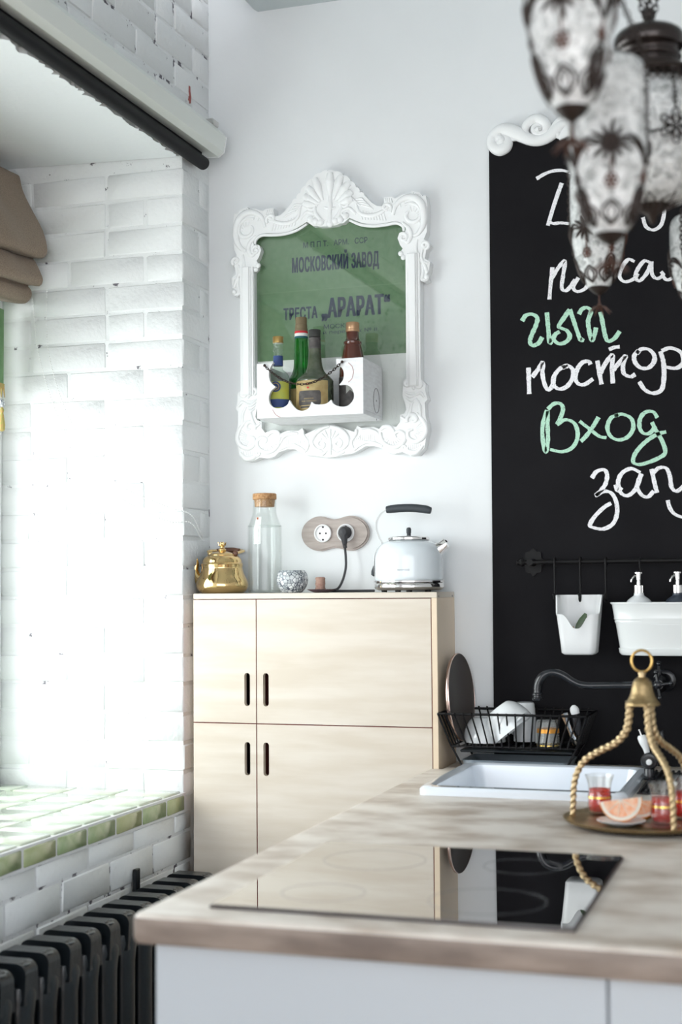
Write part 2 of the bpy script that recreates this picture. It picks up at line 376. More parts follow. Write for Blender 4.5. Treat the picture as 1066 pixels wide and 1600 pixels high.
def circ(cx, cy, r, n=24, a0=0., a1=None, ry=None):
    ry = ry or r
    if a1 is None: return [(cx+r*cos(2*pi*k/n), cy+ry*sin(2*pi*k/n)) for k in range(n)]
    return [(cx+r*cos(a0+(a1-a0)*k/n), cy+ry*sin(a0+(a1-a0)*k/n)) for k in range(n+1)]
def rrect(x0, x1, y0, y1, r, n=5):
    return circ(x1-r, y1-r, r, n, 0, pi/2)+circ(x0+r, y1-r, r, n, pi/2, pi)+circ(x0+r, y0+r, r, n, pi, 1.5*pi)+circ(x1-r, y0+r, r, n, 1.5*pi, 2*pi)
def XZ(u, v, d): return (u, d, v)
def XY(u, v, d): return (u, v, d)

def base_of(o):
    p = Vector((0, 0, 0))
    while o is not None: p += o.location; o = o.parent
    return p
def obj(name, mb, m, parent=None, label=None, smooth=35, kind=None, loc=None, recalc=True):
    me = bpy.data.meshes.new(name); off = Vector(loc) if loc is not None else Vector((0, 0, 0))
    if parent is not None: off = off+base_of(parent)
    me.from_pydata([tuple(p-off) for p in mb.v], [], mb.f); me.update()
    if recalc:
        import bmesh
        bm = bmesh.new(); bm.from_mesh(me); bmesh.ops.recalc_face_normals(bm, faces=bm.faces); bm.to_mesh(me); bm.free()
    if smooth:
        me.polygons.foreach_set('use_smooth', [True]*len(me.polygons)); me.set_sharp_from_angle(angle=radians(smooth))
    me.materials.append(MT[m]); o = bpy.data.objects.new(name, me); COL.objects.link(o)
    if loc is not None: o.location = loc
    if parent is not None: o.parent = parent
    if label: o['label'] = label
    if kind: o['kind'] = kind
    return o
def thing(name, label, cat, loc=(0, 0, 0), group=None):
    o = bpy.data.objects.new(name, None); COL.objects.link(o); o.location = loc; o.empty_display_size = .05
    o['label'] = label; o['category'] = cat
    if group: o['group'] = group
    return o
def tag(o, label, cat, group=None):
    o['label'] = label; o['category'] = cat
    if group: o['group'] = group
    return o
def struct(name, mb, m, smooth=35): return obj(name, mb, m, kind='structure', smooth=smooth)
def text_mesh(body, spacing=1., bold=0., shear=0.):
    c = bpy.data.curves.new('lettering', 'FONT'); c.body = body; c.space_character = spacing; c.offset = bold; c.resolution_u = 3; c.shear = shear
    o = bpy.data.objects.new('lettering', c); COL.objects.link(o)
    dg = bpy.context.evaluated_depsgraph_get(); dg.update(); me = bpy.data.meshes.new_from_object(o.evaluated_get(dg))
    V = [(v.co.x, v.co.y) for v in me.vertices]; F = [tuple(p.vertices) for p in me.polygons]
    bpy.data.objects.remove(o); bpy.data.curves.remove(c); bpy.data.meshes.remove(me)
    x0 = min(p[0] for p in V); x1 = max(p[0] for p in V); y0 = min(p[1] for p in V); y1 = max(p[1] for p in V)
    return [((p[0]-x0)/(x1-x0), (p[1]-y0)/(y1-y0)) for p in V], F
def print_text(mb, body, fn, **k):
    """fn(u, v) with u, v in 0..1 across the lettering box -> point"""
    V, F = text_mesh(body, **k); return mb.add([fn(*p) for p in V], F)
def copy_tree(o, parent=None):
    c = o.copy(); COL.objects.link(c); c.parent = parent
    for ch in list(o.children): copy_tree(ch, c)
    return c

# ================================================================== SETTING
D = 4.06; XW = -1.75; RY = 3.855; SILL = .812; HEAD = 2.70; WY0 = 1.75; XR = -2.46; CEIL = 3.20; J = .0032
wb = struct('wall_back', MB().box(-2.5, 2.2, D, D+.15, 0, 3.5), 'wall_paint')
struct('wall_right_shading', MB().box(2.05, 2.2, -1.2, D, 0, 3.5), 'wall_paint')  # unseen wall, added to shade things from the right
struct('floor', MB().box(-2.5, 2.2, -3.0, D, -.1, 0), 'floor_wood')
cm = MB().plate([(XW+.165, -2.0), (2.2, -2.0), (2.2, D), (XW+.165, D), (XW+.16, D-.02)], [], XY, CEIL+.12, CEIL)
ceil = struct('ceiling', cm, 'ceiling_paint')
struct('ceiling_niche', MB().box(-1.9, XW+.165, -2.0, D, 3.42, 3.5), 'ceiling_paint')
# left wall: masonry core a few millimetres behind the faces of its bricks
m = MB()
m.box(XR, XW-J, WY0, RY+J, 0, SILL-.055); m.box(XR, XW-J, -2.5, WY0, 0, 3.45); m.box(XR, XW-J, WY0, RY+J, HEAD+.02, 3.45)
m.box(XR, XW-J, RY+J, D, HEAD+.02, 3.45)
wl = struct('wall_left', m, 'joint_paint_worn', 0)
wr = struct('wall_reveal', MB().box(XR-.08, XW-J, RY+J, D, 0, HEAD+.02), 'joint_paint', 0)
# plaster soffit of the window opening, its front edge crumbled
ed = []; y = WY0; wob = 0
while y < RY: wob = wob*.72+random.uniform(-.5, .5)*.010; ed.append((XW-.010-abs(wob)-random.random()**6*.016, y)); y += random.uniform(.008, .016)
sf = MB().plate([(XR, WY0), *ed, (XW-.012, RY), (XR, RY)], [], lambda u, v, d: (u, v, d+(.02*(XW-u)/.6 if d < HEAD+.01 else 0)), HEAD+.03, HEAD)
struct('wall_soffit', sf, 'soffit_paint')
# bricks
_bm = {}
def brick_mesh(l, w, h, material):
    key = (round(l, 2), round(w, 2), round(h, 3), random.randrange(3), material)
    if key not in _bm:
        mb = MB().box(-l/2, l/2, -w/2, w/2, -h/2, h/2, .0045)
        rr = random.Random(str(key)); mb.v = [p+Vector((rr.uniform(-.0022, .0022), rr.uniform(-.0016, .0016), rr.uniform(-.0022, .0022))) for p in mb.v]
        o = obj('brick', mb, material, smooth=50); _bm[key] = o.data; bpy.data.objects.remove(o)
    return _bm[key]
def brick(parent, cx, cy, cz, l, w, h, axis='X', material='brick_paint'):
    o = bpy.data.objects.new('brick', brick_mesh(l, w, h, material)); COL.objects.link(o); o.parent = parent
    o.location = (cx, cy, cz); o.rotation_euler = (random.uniform(-.004, .004), 0, (0 if axis == 'X' else pi/2)+random.uniform(-.0025, .0025))
PIT = .0860; Z0 = .868-PIT*10; BH = PIT-.008; G = .008
def row_z(k): return Z0+PIT*k
ks = range(0, 31)
for k in ks:                      # window reveal with its corner bricks, seen from SILL to HEAD
    zb = row_z(k); zt = zb+BH
    if zt < SILL+.012 or zb > HEAD-.01: continue
    zb2 = max(zb, SILL-.02); zt2 = min(zt, HEAD+.004); h = zt2-zb2; cz = (zb2+zt2)/2
    if h < .02: continue
    jit = lambda: random.uniform(-.0012, .0012)
    if k % 2:
        brick(wr, XW-.06, RY+.098, cz, .12, .196, h); x = XW-.12-G
    else:
        brick(wr, XW-.125, RY+.06+jit(), cz, .25, .12, h); brick(wr, XW-.055, RY+.162, cz, .11, .065, h); x = XW-.25-G
    while x > XR+.03:
        l = random.choice((.25, .25, .25, .12)); l = min(l, x-XR)
        if l > .03: brick(wr, x-l/2, RY+.05+jit(), cz, l, .10, h)
        x -= l+G
for k in ks:                      # left wall face: below the sill, beside the reveal, above the opening
    zb = row_z(k); BH_ = min(BH, SILL-.064-zb); cz = zb+BH_/2
    if zb < SILL-.075 and zb > .30:
        y = RY+.02+(.06 if k % 2 else 0)
        yl = D-.004
        brick(wl, XW-.05, (yl+RY+.07)/2, cz, yl-RY-.09, .10, BH_, 'Y')
        y = RY+.05+(.0 if k % 2 else -.12)
        if k % 2 == 0: brick(wl, XW-.05, RY+.05-.055, cz, .11, .10, BH_, 'Y')
        while y > 2.15:
            l = random.choice((.25, .25, .25, .12)); brick(wl, XW-.05+random.uniform(-.001, .001), y-l/2, cz, l, .10, BH_, 'Y'); y -= l+G
for k in range(22, 33):
    zb = HEAD+.025+PIT*(k-22); cz = zb+BH/2
    if zb > 3.38: continue
    y = D-.006-(0 if k % 2 else .0)
    first = .12 if k % 2 else .25
    while y > 2.45:
        l = first or random.choice((.25, .25, .25, .12)); first = 0
        brick(wl, XW-.05+random.uniform(-.0015, .0015), y-l/2, cz, l, .10, BH, 'Y', 'brick_paint_worn'); y -= l+G
# bare red brick where the paint has come off
mb = MB(); mb.plate([(.0, -.028), (.010, -.024), (.013, -.004), (.007, .012), (.006, .026), (-.003, .027), (-.004, .008), (.002, -.008), (-.004, -.020)], [], lambda u, v, d: (d, 3.905+u, 2.905+v), XW-.004, XW+.0012)
obj('bare_brick_patch', mb, 'red_edge', wl, 'dark red patch of bare brick')
# window sill: grout bed with glazed tiles on top and along the front edge
sill = struct('window_sill', MB().box(XR, XW+.004, WY0, RY+.002, SILL-.062, SILL-.006), 'grout')
tb = {}
def tile(cx, cy, cz, sx, sy, sz, key):
    if key not in tb:
        o = obj('tile', MB().box(-sx/2, sx/2, -sy/2, sy/2, -sz/2, sz/2, .003), 'tile_green' if key[0] == 'f' else 'tile_green_lit', smooth=50); tb[key] = o.data; bpy.data.objects.remove(o)
    o = bpy.data.objects.new('tile', tb[key]); COL.objects.link(o); o.parent = sill
    o.location = (cx, cy, cz); o.rotation_euler = (random.uniform(-.012, .012), random.uniform(-.010, .010), random.uniform(-.012, .012))
P_T = .1565
for j in range(13):
    yc = 3.722+.07-P_T*(j-.0)+.0
    yj = 3.725-P_T*(j-1)           # far joint of this tile
    a, b = yj-P_T+.006, min(yj-.006, RY-.012)
    if a < WY0: break
    tile(XW+.002, (a+b)/2, SILL-.034, .012, b-a, .043, ('f', round(b-a, 3)))
    for i in range(4):
        xa = XW-.004-i*.168; tile(xa-.08, (a+b)/2, SILL-.006, .158, b-a, .012, ('t', round(b-a, 3)))
# window behind the blind
win = struct('window_1', MB(), 'window_paint')
fx0, fx1 = XR+.02, XR+.10
fr = MB()
for a in ((WY0+.0, WY0+.07), (RY-.125, RY-.002), (2.79, 2.85)): fr.box(fx0, fx1, a[0], a[1], SILL, HEAD+.02, .006)  # far stile made extra wide to shade the outer edge of the reveal
for a in ((SILL, SILL+.07), (HEAD-.06, HEAD+.02), (2.08, 2.13)): fr.box(fx0+.002, fx1-.002, WY0+.002, RY-.004, a[0], a[1], .006)
obj('frame', fr, 'window_paint', win)
for ya, yb in ((WY0+.07, 2.79), (2.85, RY-.125)):
    for za, zb in ((SILL+.07, 2.08), (2.13, HEAD-.06)): obj('pane', MB().box(fx0+.03, fx0+.034, ya-.005, yb+.005, za-.005, zb+.005), 'pane_glass', win, smooth=0)

# ================================================================== LARGE THINGS
# --- worktop, base cabinet, hob, sink
ZC = .90; WX0, WX1, WYF = -1.005, 1.25, 2.02
SX0, SX1, SY0, SY1 = -.880, -.428, 3.375, 3.845       # sink cut-out
MXa, MXb, MYa, MYb = -.905, -.33, 2.088, 2.668          # hob
O = rrect(WX0+.008, WX1-.008, WYF+.008, D-.001, .012, 3)
O = [p for p in O if not (p[0] < -.9 and p[1] > 3)]
i0 = [i for i, p in enumerate(O) if p[0] > 1 and p[1] > 3][-1]+1
O[i0:i0] = [(-.965, D-.001), (-.965, 3.846), (WX0+.008, 3.846)]   # notched round the plywood cabinet
hole = rrect(SX0+.006, SX1-.006, SY0+.006, SY1-.006, .03, 4)
nO = len(O); tot = nO+len(hole)
# widen the middle of the edge so that the rim is softly rounded
tri = tessellate_polygon([[Vector((p[0], p[1], 0)) for p in O], [Vector((p[0], p[1], 0)) for p in hole]])
rings = [(0, ZC), (.0045, ZC-.0012), (.008, ZC-.006), (.009, ZC-.012), (.009, ZC-.038), (.006, ZC-.045), (0, ZC-.047)]
V = []; F = []
cxm, cym = (WX0+WX1)/2, (WYF+D)/2
for off, z in rings:
    for p in O: V.append((p[0]+(off if p[0] > cxm else -off), p[1]-(off if p[1] < cym else 0), z))
hb = len(V)
for z in (ZC, ZC-.047):
    for p in hole: V.append((*p, z))
nh = len(hole)
top = lambda i: i if i < nO else hb+i-nO
bot = lambda i: (len(rings)-1)*nO+i if i < nO else hb+nh+i-nO
for t in tri: F.append([top(i) for i in t]); F.append([bot(i) for i in reversed(t)])
FE = []
for a in range(len(rings)-1):
    for i in range(nO): j = (i+1) % nO; (F if a < 2 else FE).append([a*nO+i, a*nO+j, (a+1)*nO+j, (a+1)*nO+i])
for i in range(nh): j = (i+1) % nh; F.append([hb+i, hb+j, hb+nh+j, hb+nh+i])
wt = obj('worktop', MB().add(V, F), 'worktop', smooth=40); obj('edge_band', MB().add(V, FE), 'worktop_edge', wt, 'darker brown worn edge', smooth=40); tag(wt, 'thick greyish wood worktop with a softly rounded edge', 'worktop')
bc = thing('base_cabinet', 'white kitchen base cabinet under the greyish wood worktop', 'cabinet', (.1, 3.0, 0))
obj('panel', MB().box(-.978, -.281, 2.048, 2.068, .10, ZC-.048, .0015), 'panel_white', bc)
obj('panel', MB().box(-.278, .42, 2.048, 2.068, .10, ZC-.048, .0015), 'panel_white', bc)
obj('panel', MB().box(.423, 1.2, 2.048, 2.068, .10, ZC-.048, .0015), 'panel_white', bc)
obj('side_panel', MB().box(-.978, -.960, 2.07, 4.055, .0, ZC-.048, .0015), 'panel_white', bc)
obj('side_panel', MB().box(1.182, 1.2, 2.07, 4.055, .0, ZC-.048, .0015), 'panel_white', bc)
obj('plinth', MB().box(-.955, 1.18, 2.10, 2.118, .0, .098), 'panel_white', bc)
hob = thing('hob', 'black glass hob set into the worktop near its front edge', 'hob', ((MXa+MXb)/2, (MYa+MYb)/2, ZC))
obj('frame_edge', MB().box(MXa, MXb, MYa, MYb, ZC+.0003, ZC+.004, .001), 'hob_edge', hob)
obj('glass_top', MB().plate(rrect(MXa+.003, MXb-.003, MYa+.003, MYb-.003, .004, 3), [], XY, ZC+.003, ZC+.0062), 'hob_glass', hob, smooth=0)
for cx, cy, r in ((-.76, 2.22, .07), (-.76, 2.51, .095), (-.49, 2.23, .095), (-.49, 2.52, .07)):
    mb = MB(); mb.plate(circ(cx, cy, r, 48), [circ(cx, cy, r-.004, 48)], XY, ZC+.0060, ZC+.00635); obj('cooking_zone', mb, 'hob_mark', hob, smooth=0)
sk = thing('sink', 'white ceramic sink with raised rim set into the worktop', 'sink', ((SX0+SX1)/2, 3.61, ZC))
def sink_mesh():
    R0 = [(-.905, -.405, 3.352, 3.868, .9003), (-.905, -.405, 3.352, 3.868, .914), (-.899, -.411, 3.358, 3.862, .9205), (-.885, -.425, 3.385, 3.848, .9205), (-.876, -.434, 3.394, 3.839, .916), (-.835, -.475, 3.425, 3.81, .76), (-.80, -.51, 3.46, 3.78, .745)]
    V = []; F = []; n = None
    for i, (a, b, c, d, z) in enumerate(R0):
        l = rrect(a, b, c, d, .022 if i < 4 else .03, 5); n = len(l); V += [(*p, z) for p in l]
    for i in range(len(R0)-1):
        for k in range(n): F.append((i*n+k, i*n+(k+1) % n, (i+1)*n+(k+1) % n, (i+1)*n+k))
    F.append(tuple(range((len(R0)-1)*n, len(R0)*n)))
    return MB().add(V, F)
obj('basin', sink_mesh(), 'sink_white', sk, smooth=40)
obj('drain', MB().lathe([(.0, .7462), (.030, .7462), (.036, .749), (.040, .7455)], (-.655, 3.62, 0), 24), 'chrome', sk)

# --- plywood wall cabinet
CX0, CX1, CYF, CZT, CZM, CXS = -1.716, -.978, 3.85, 1.388, 1.012, -1.518
cb = thing('plywood_cabinet', 'pale plywood cabinet with black oval finger slots in its doors', 'cabinet', ((CX0+CX1)/2, 3.955, 0))
obj('side_panel', MB().box(CX1-.016, CX1, CYF, D-.002, 0, CZT-.0162, .001), 'plywood_side', cb)
obj('side_panel', MB().box(CX0, CX0+.016, CYF+.019, D-.002, 0, CZT-.0162, .001), 'plywood_side', cb)
obj('top_panel', MB().box(CX0, CX1, CYF+.0, D-.002, CZT-.016, CZT, .001), 'plywood', cb)
obj('back_panel', MB().box(CX0+.016, CX1-.016, D-.012, D-.003, .02, CZT-.017), 'slot_dark', cb)
obj('divider', MB().box(CXS-.006, CXS+.006, CYF+.022, D-.013, .02, CZT-.017), 'red_edge', cb)
obj('shelf', MB().box(CX0+.017, CXS-.007, CYF+.022, D-.013, CZM-.006, CZM+.006), 'red_edge', cb)
obj('shelf', MB().box(CXS+.007, CX1-.017, CYF+.022, D-.013, CZM-.006, CZM+.006), 'red_edge', cb)
gp = .0016
for (xa, xb, za, zb, hx, hz) in ((CX0, CXS-gp, CZM+gp, CZT-.0185, CXS-.029, CZM+.098), (CXS+gp, CX1-.0185, CZM+gp, CZT-.0185, CXS+.029, CZM+.098),
                                 (CX0, CXS-gp, .05, CZM-gp, CXS-.029, CZM-.101), (CXS+gp, CX1-.0185, .05, CZM-gp, CXS+.029, CZM-.101)):
    hole = [(hx+.0088*cos(a), hz+(.039 if 0 <= a < pi else -.039)+.0088*sin(a)) for a in [pi*k/10 for k in range(11)]+[pi+pi*k/10 for k in range(11)]]
    hole = []
    for kk in range(11): hole.append((hx+.0088*cos(pi*kk/10), hz+.039+.0088*sin(pi*kk/10)))
    for kk in range(11): hole.append((hx+.0088*cos(pi+pi*kk/10), hz-.039+.0088*sin(pi+pi*kk/10)))
    d = obj('door', MB().plate([(xa, za), (xb, za), (xb, zb), (xa, zb)], [hole], XZ, CYF+.018, CYF), 'plywood', cb, smooth=30)
    inner = MB().plate([(xa-.0007, za-.0007), (xb+.0007, za-.0007), (xb+.0007, zb+.0007), (xa-.0007, zb+.0007)], [[(p[0]+(.0003 if p[0] > hx else -.0003), p[1]) for p in hole]], XZ, CYF+.0185, CYF+.0025)
    obj('painted_edge', inner, 'red_edge', d, 'dark red edge', smooth=0)
for yy in (CYF+.02, D-.03): obj('screw', MB().lathe([(.0, .0), (.003, 0), (.003, .002), (0, .0022)], (0, 0, 0), 10).xf(0, lambda p: (CX1+p.z-.001, yy+p.x, CZT-.012+p.y)), 'steel_screw', cb)

# --- cast iron radiator
rad = thing('radiator', 'black cast iron column radiator under the window sill', 'radiator', (-1.64, 3.0, 0))
def section():
    m = MB(); z0, z1 = .10, .617
    # top and bottom headers, rounded outline extruded along Y
    for (za, zb, up) in ((z1-.085, z1, 1), (z0, z0+.07, 0)):
        o = []
        if up: o = [(-.064, za), (.064, za), (.064, zb-.022)]+circ(.064-.022, zb-.022, .022, 5, 0, pi/2)+circ(-.064+.022, zb-.022, .022, 5, pi/2, pi)
        else: o = rrect(-.064, .064, za, zb, .02, 4)
        a = m.n(); m.plate(o, [], lambda u, v, d: (u, d, v), -.031, .031)
        m.xf(a, lambda p: (p.x, p.y*(1 if p.z < z1-.05 else .8), p.z))
    for cx in (-.040, .040):
        for cy in (0,): m.lathe([(.030, z0+.03), (.0235, z0+.10), (.0235, z1-.12), (.028, z1-.07), (.024, z1-.05)], (cx, cy, 0), 16, 1., 1.42)
    m.box(-.02, .02, -.012, .012, z0+.05, z1-.06, .006)
    a = m.n(); m.lathe([(0, 0), (.013, 0), (.013, .004), (.007, .006), (0, .006)], (0, 0, 0), 14); m.xf(a, lambda p: (.050+p.x*.85, p.y*1.2-.004, z1+p.z*.6))
    m.xf(a, lambda p: (p.x, p.y, p.z-.002 if p.x < .05 else p.z-.006))
    for zz in (z1-.06, z0+.035):
        a = m.n(); m.lathe([(.022, -.048), (.022, .048)], (0, 0, 0), 14); m.xf(a, lambda p: (p.x, p.z, zz+p.y))
    return m
sec0 = None
for i in range(15):
    yc = 3.655-.0958*i
    if yc < 2.2: break
    if sec0 is None:
        sec0 = obj('section', section(), 'iron_black', smooth=40); sec0.parent = rad; sec0.location = (0, yc-3.0, 0)
    else:
        c = sec0.copy(); COL.objects.link(c); c.location = (0, yc-3.0, 0)
obj('foot', MB().box(-1.70, -1.58, 3.63, 3.68, 0, .105, .004), 'iron_black', rad); obj('foot', MB().box(-1.70, -1.58, 2.31, 2.36, 0, .105, .004), 'iron_black', rad)
obj('wall_bracket', MB().box(-1.7465, -1.735, 3.513, 3.538, .56, .648, .002), 'iron_black', rad)

# --- projection screen housing over the window
scr = thing('screen_housing', 'long white screen housing with a black bar over the window', 'roller blind', (-1.69, 2.9, 2.78))
prof = [(-1.722, 2.733), (-1.690, 2.730), (-1.672, 2.743), (-1.664, 2.788), (-1.686, 2.815), (-1.735, 2.820), (-1.744, 2.80), (-1.744, 2.745)]
obj('housing', MB().plate(prof, [], lambda u, v, d: (u, d, v), 1.4, 3.985), 'screen_white', scr, smooth=0)
ppx, ppz = -1.702, 2.776
obj('end_cap', MB().plate([(ppx+(p[0]-ppx)*1.05, ppz+(p[1]-ppz)*1.05) for p in prof], [], lambda u, v, d: (u, d, v), 3.985, 3.992), 'plastic_white', scr, smooth=0)
obj('end_cap', MB().plate(prof, [], lambda u, v, d: (u, d, v), 1.392, 1.4), 'plastic_white', scr, smooth=0)
obj('bracket', MB().box(-1.742, -1.682, 3.93, 3.975, 2.8155, 2.834, .003), 'steel_brushed', scr)
obj('bottom_bar', MB().lathe([(0, 0), (.017, .0), (.020, .004), (.020, 2.516), (.017, 2.52), (0, 2.52)], (0, 0, 0), 20).xf(0, lambda p: (-1.722+p.x, 1.43+p.z, 2.701+p.y)), 'tube_black', scr)
obj('fabric', MB().box(-1.727, -1.724, 1.45, 3.94, 2.715, 2.74), 'tube_black', scr, smooth=0)

# --- roman blind, curtain, bead chain
bl = [(-2.372, 2.712), (-2.331, 2.700), (-2.288, 2.680), (-2.268, 2.672), (-2.257, 2.625), (-2.230, 2.563), (-2.196, 2.500), (-2.176, 2.449), (-2.174, 2.423), (-2.189, 2.411), (-2.225, 2.414), (-2.213, 2.405), (-2.196, 2.372), (-2.188, 2.345), (-2.202, 2.328), (-2.240, 2.333), (-2.232, 2.318), (-2.233, 2.300), (-2.250, 2.283), (-2.277, 2.281), (-2.335, 2.292), (-2.372, 2.30)]
bp = [(p.x, p.y) for p in spline([(a, b, 0) for a, b in bl], 3)]
m = MB(); NY = 40; n = len(bp)
for j in range(NY+1):
    t = j/NY; y = 3.80-(3.80-1.95)*t
    for i, (x, z) in enumerate(bp):
        dr = -.055*sin(min(t*5, pi))*(0 if z > 2.64 else 1)*max(0, min(1, (2.66-z)/.2))*.5
        wv = .010*sin(y*31+z*14)*(1 if z < 2.63 else .2)*min(1, t*8)
        m.v.append(Vector((x+wv+(-.018*min(1, t*6) if x > -2.3 else 0), y+.010*sin(z*23)*(1-t), z+dr*.55)))
for j in range(NY):
    for i in range(n): m.f.append((j*n+i, j*n+(i+1) % n, (j+1)*n+(i+1) % n, (j+1)*n+i))
m.f.append(tuple(range(n))); m.f.append(tuple(NY*n+i for i in reversed(range(n))))
o = obj('roman_blind', m, 'linen', smooth=70); tag(o, 'brown linen roman blind gathered in soft folds at the window top', 'blind')
cu = thing('green_curtain', 'green curtain with a fringed tasselled hem below the brown linen blind', 'curtain', (-2.33, 2.9, 2.03))
def sheet(x, th, ya, yb, za, zb, amp, ny=60, nz=4):
    m = MB(); L = []
    for side in (0, 1):
        for j in range(ny+1):
            y = ya+(yb-ya)*j/ny
            for i in range(nz+1): m.v.append(Vector((x+amp*sin(y*46)+(th if side else 0), y, za+(zb-za)*i/nz)))
    K = (ny+1)*(nz+1); q = lambda s, j, i: s*K+j*(nz+1)+i
    for j in range(ny):
        for i in range(nz):
            m.f.append((q(0, j, i), q(0, j+1, i), q(0, j+1, i+1), q(0, j, i+1))); m.f.append((q(1, j, i), q(1, j, i+1), q(1, j+1, i+1), q(1, j+1, i)))
        m.f.append((q(0, j, 0), q(1, j, 0), q(1, j+1, 0), q(0, j+1, 0))); m.f.append((q(0, j, nz), q(0, j+1, nz), q(1, j+1, nz), q(1, j, nz)))
    for i in range(nz):
        for j in (0, ny): m.f.append((q(0, j, i), q(0, j, i+1), q(1, j, i+1), q(1, j, i)))
    return m
obj('cloth', sheet(-2.320, .004, 3.10, 3.79, 2.033, 2.262, .004), 'green_cloth', cu)
obj('braid', sheet(-2.321, .007, 3.10, 3.792, 2.018, 2.033, .004, nz=1), 'fringe', cu)
m = MB()
for k in range(70):
    y = 3.788-k*.0098; m.tube([(-2.318, y, 2.019), (-2.318+random.uniform(-.004, .004), y+random.uniform(-.003, .003), 1.985+random.uniform(0, .01))], [.0028, .0012], 5)
obj('fringe', m, 'fringe', cu, kind='stuff')
for yt in (3.775, 3.45):
    t = obj('tassel', MB().lathe([(.002, 0), (.009, .004), (.010, .02), (.006, .05), (.0045, .056), (.0065, .066), (.003, .074)], (-2.316, yt, 1.885), 10), 'fringe', cu)
    obj('glass_bead', MB().ell((-2.316, yt, 1.972), (.009, .009, .013), 10, 6), 'mosaic_glass', t)
m = MB()
for A in ([(-2.185, 3.812, 2.33), (-2.17, 3.80, 2.12), (-2.10, 3.82, 1.90), (-1.97, 3.832, 1.73), (-1.80, 3.83, 1.648), (-1.736, 3.87, 1.625), (-1.738, 3.95, 1.575), (-1.742, 3.99, 1.548)],
          [(-2.235, 3.812, 2.30), (-2.20, 3.80, 2.10), (-2.12, 3.82, 1.87), (-1.98, 3.832, 1.70), (-1.80, 3.83, 1.605), (-1.736, 3.87, 1.60), (-1.738, 3.95, 1.56), (-1.742, 3.99, 1.548)]):
    P = spline(A, 10); m.tube(P, .0007, 4); acc = 0
    for a, b in zip(P[:-1], P[1:]):
        L = (b-a).length; q = 0
        while acc+L-q > .0085: q += .0085-acc; acc = 0; m.ell(a+(b-a)*(q/L), .0024, 6, 4)
        acc += L-q
o = obj('bead_chain', m, 'bead_white'); tag(o, 'thin white bead chain of the blind swagged across the brick reveal', 'chain')

# ================================================================== ON THE BACK WALL
# --- carved picture frame with a printed poster and glass
FX = -1.3465
pf = thing('picture_frame', 'white carved picture frame with green printed poster on the wall', 'picture', (FX, D, 2.2))
YB = D-.001; YFr = 4.022                                   # back and front of the frame's body
def tr(z, ox, oy, s, Y=4.02): return [wxz(ox+a/s, oy+b/s, Y) for a, b in z]
def half(pts): return [(max(p[0], FX+.0008), p[1]) for p in pts]
def scallop(P, i0, i1, bul, n=5):
    out = list(P[:i0])
    for i in range(i0, i1):
        (xa, ya), (xb, yb) = P[i], P[i+1]; dx, dy = xb-xa, yb-ya; L = sqrt(dx*dx+dy*dy)
        for k in range(n): t = k/n; b = bul*sin(pi*t)**.7; out.append((xa+dx*t+dy/L*b, ya+dy*t-dx/L*b))
    return out+list(P[i1:])
outer_r = half([wxz(*p, 4.02) for p in scallop([(508, 267.5), (523, 267.5), (536, 273.5), (547, 282.5), (555.5, 292), (562, 300.5), (569.4, 305.3), (580.6, 316.3), (588.6, 321.8), (599, 321.8), (599.7, 308.3), (612.5, 306.7), (617, 310), (628.5, 303.5), (641, 302.7), (642.8, 298), (655.6, 300.3), (660.3, 306), (665, 305), (667.5, 318), (667.5, 334), (666.7, 362.5), (662, 373.7), (670, 378.5), (672, 384), (666, 390.4), (663.5, 404), (672, 408.8), (670, 423), (666, 429.5), (669, 437.5), (662, 440.7), (657.5, 437.5), (657, 420), (657.4, 592), (665, 600), (664, 609.5), (668, 624), (663.5, 628.6), (664.3, 649), (668, 662), (669, 671.6), (665, 687.6), (663, 700), (654, 710), (641, 711.5), (628.5, 706), (615.7, 709), (604.5, 706.7), (596.5, 700), (583.8, 696.5), (571, 697), (560, 703.5), (552, 708), (536, 710.7), (522, 714)], 0, 6, 2.6)])
inner_r = half([wxz(*p, 4.02) for p in [(515, 353), (525, 351.6), (531, 349), (536.5, 348.5), (546, 340), (553, 343.5), (564.7, 348), (574, 350), (583.8, 350.5), (594, 349.5), (603, 348), (612, 346), (619, 345.8), (625, 347), (630, 349.7), (633, 354), (634, 358), (633, 362), (627, 362), (623.7, 364), (621, 372), (625, 383), (629, 388), (626, 393), (628.5, 401.6), (633.5, 405.6), (634.8, 592), (630, 603), (628.5, 617.4), (633, 630), (634.8, 640), (631.6, 646), (624.5, 648.5), (625, 659), (619, 667), (609, 663.7), (596.5, 667), (591.8, 670), (583.8, 667), (564.7, 668.5), (558, 665), (554, 675), (544, 671.6), (529.6, 666), (520, 663.7)]])
mir = lambda P: [(2*FX-p[0], p[1]) for p in reversed(P)]
obj('frame_body', MB().plate(outer_r+mir(outer_r), [inner_r+mir(inner_r)], XZ, YB, YFr), 'plaster_white', pf, smooth=45)
HALF = (1, -1)
def relief(m, P, w, h, n=10, both=True, cr=6, y=YFr):
    """raised tapered ridge on the frame face; P in photo points on the right half"""
    Q = spline([(*wxz(a, b, 4.02), 0) for a, b in P], cr); Q = [Vector((p.x, y, p.y)) for p in Q]
    for s in (HALF if both else (1,)):
        a = m.n(); m.tube([Vector((FX+s*(p.x-FX), p.y, p.z)) for p in Q], w, n, up=(0, -1, 0), ratio=h)
def blob(m, p, r, h=.6, both=True, y=YFr):
    x, z = wxz(*p, 4.02)
    for s in (HALF if both else (1,)): m.ell((FX+s*(x-FX), y, z), (r, r*h, r), 12, 8)
def spiral(cx, cy, r0, r1, a0, turns, n=12):
    return [(cx+(r0+(r1-r0)*k/n)*cos(a0+turns*2*pi*k/n), cy+(r0+(r1-r0)*k/n)*sin(a0+turns*2*pi*k/n)) for k in range(n+1)]
PX = 1/490.
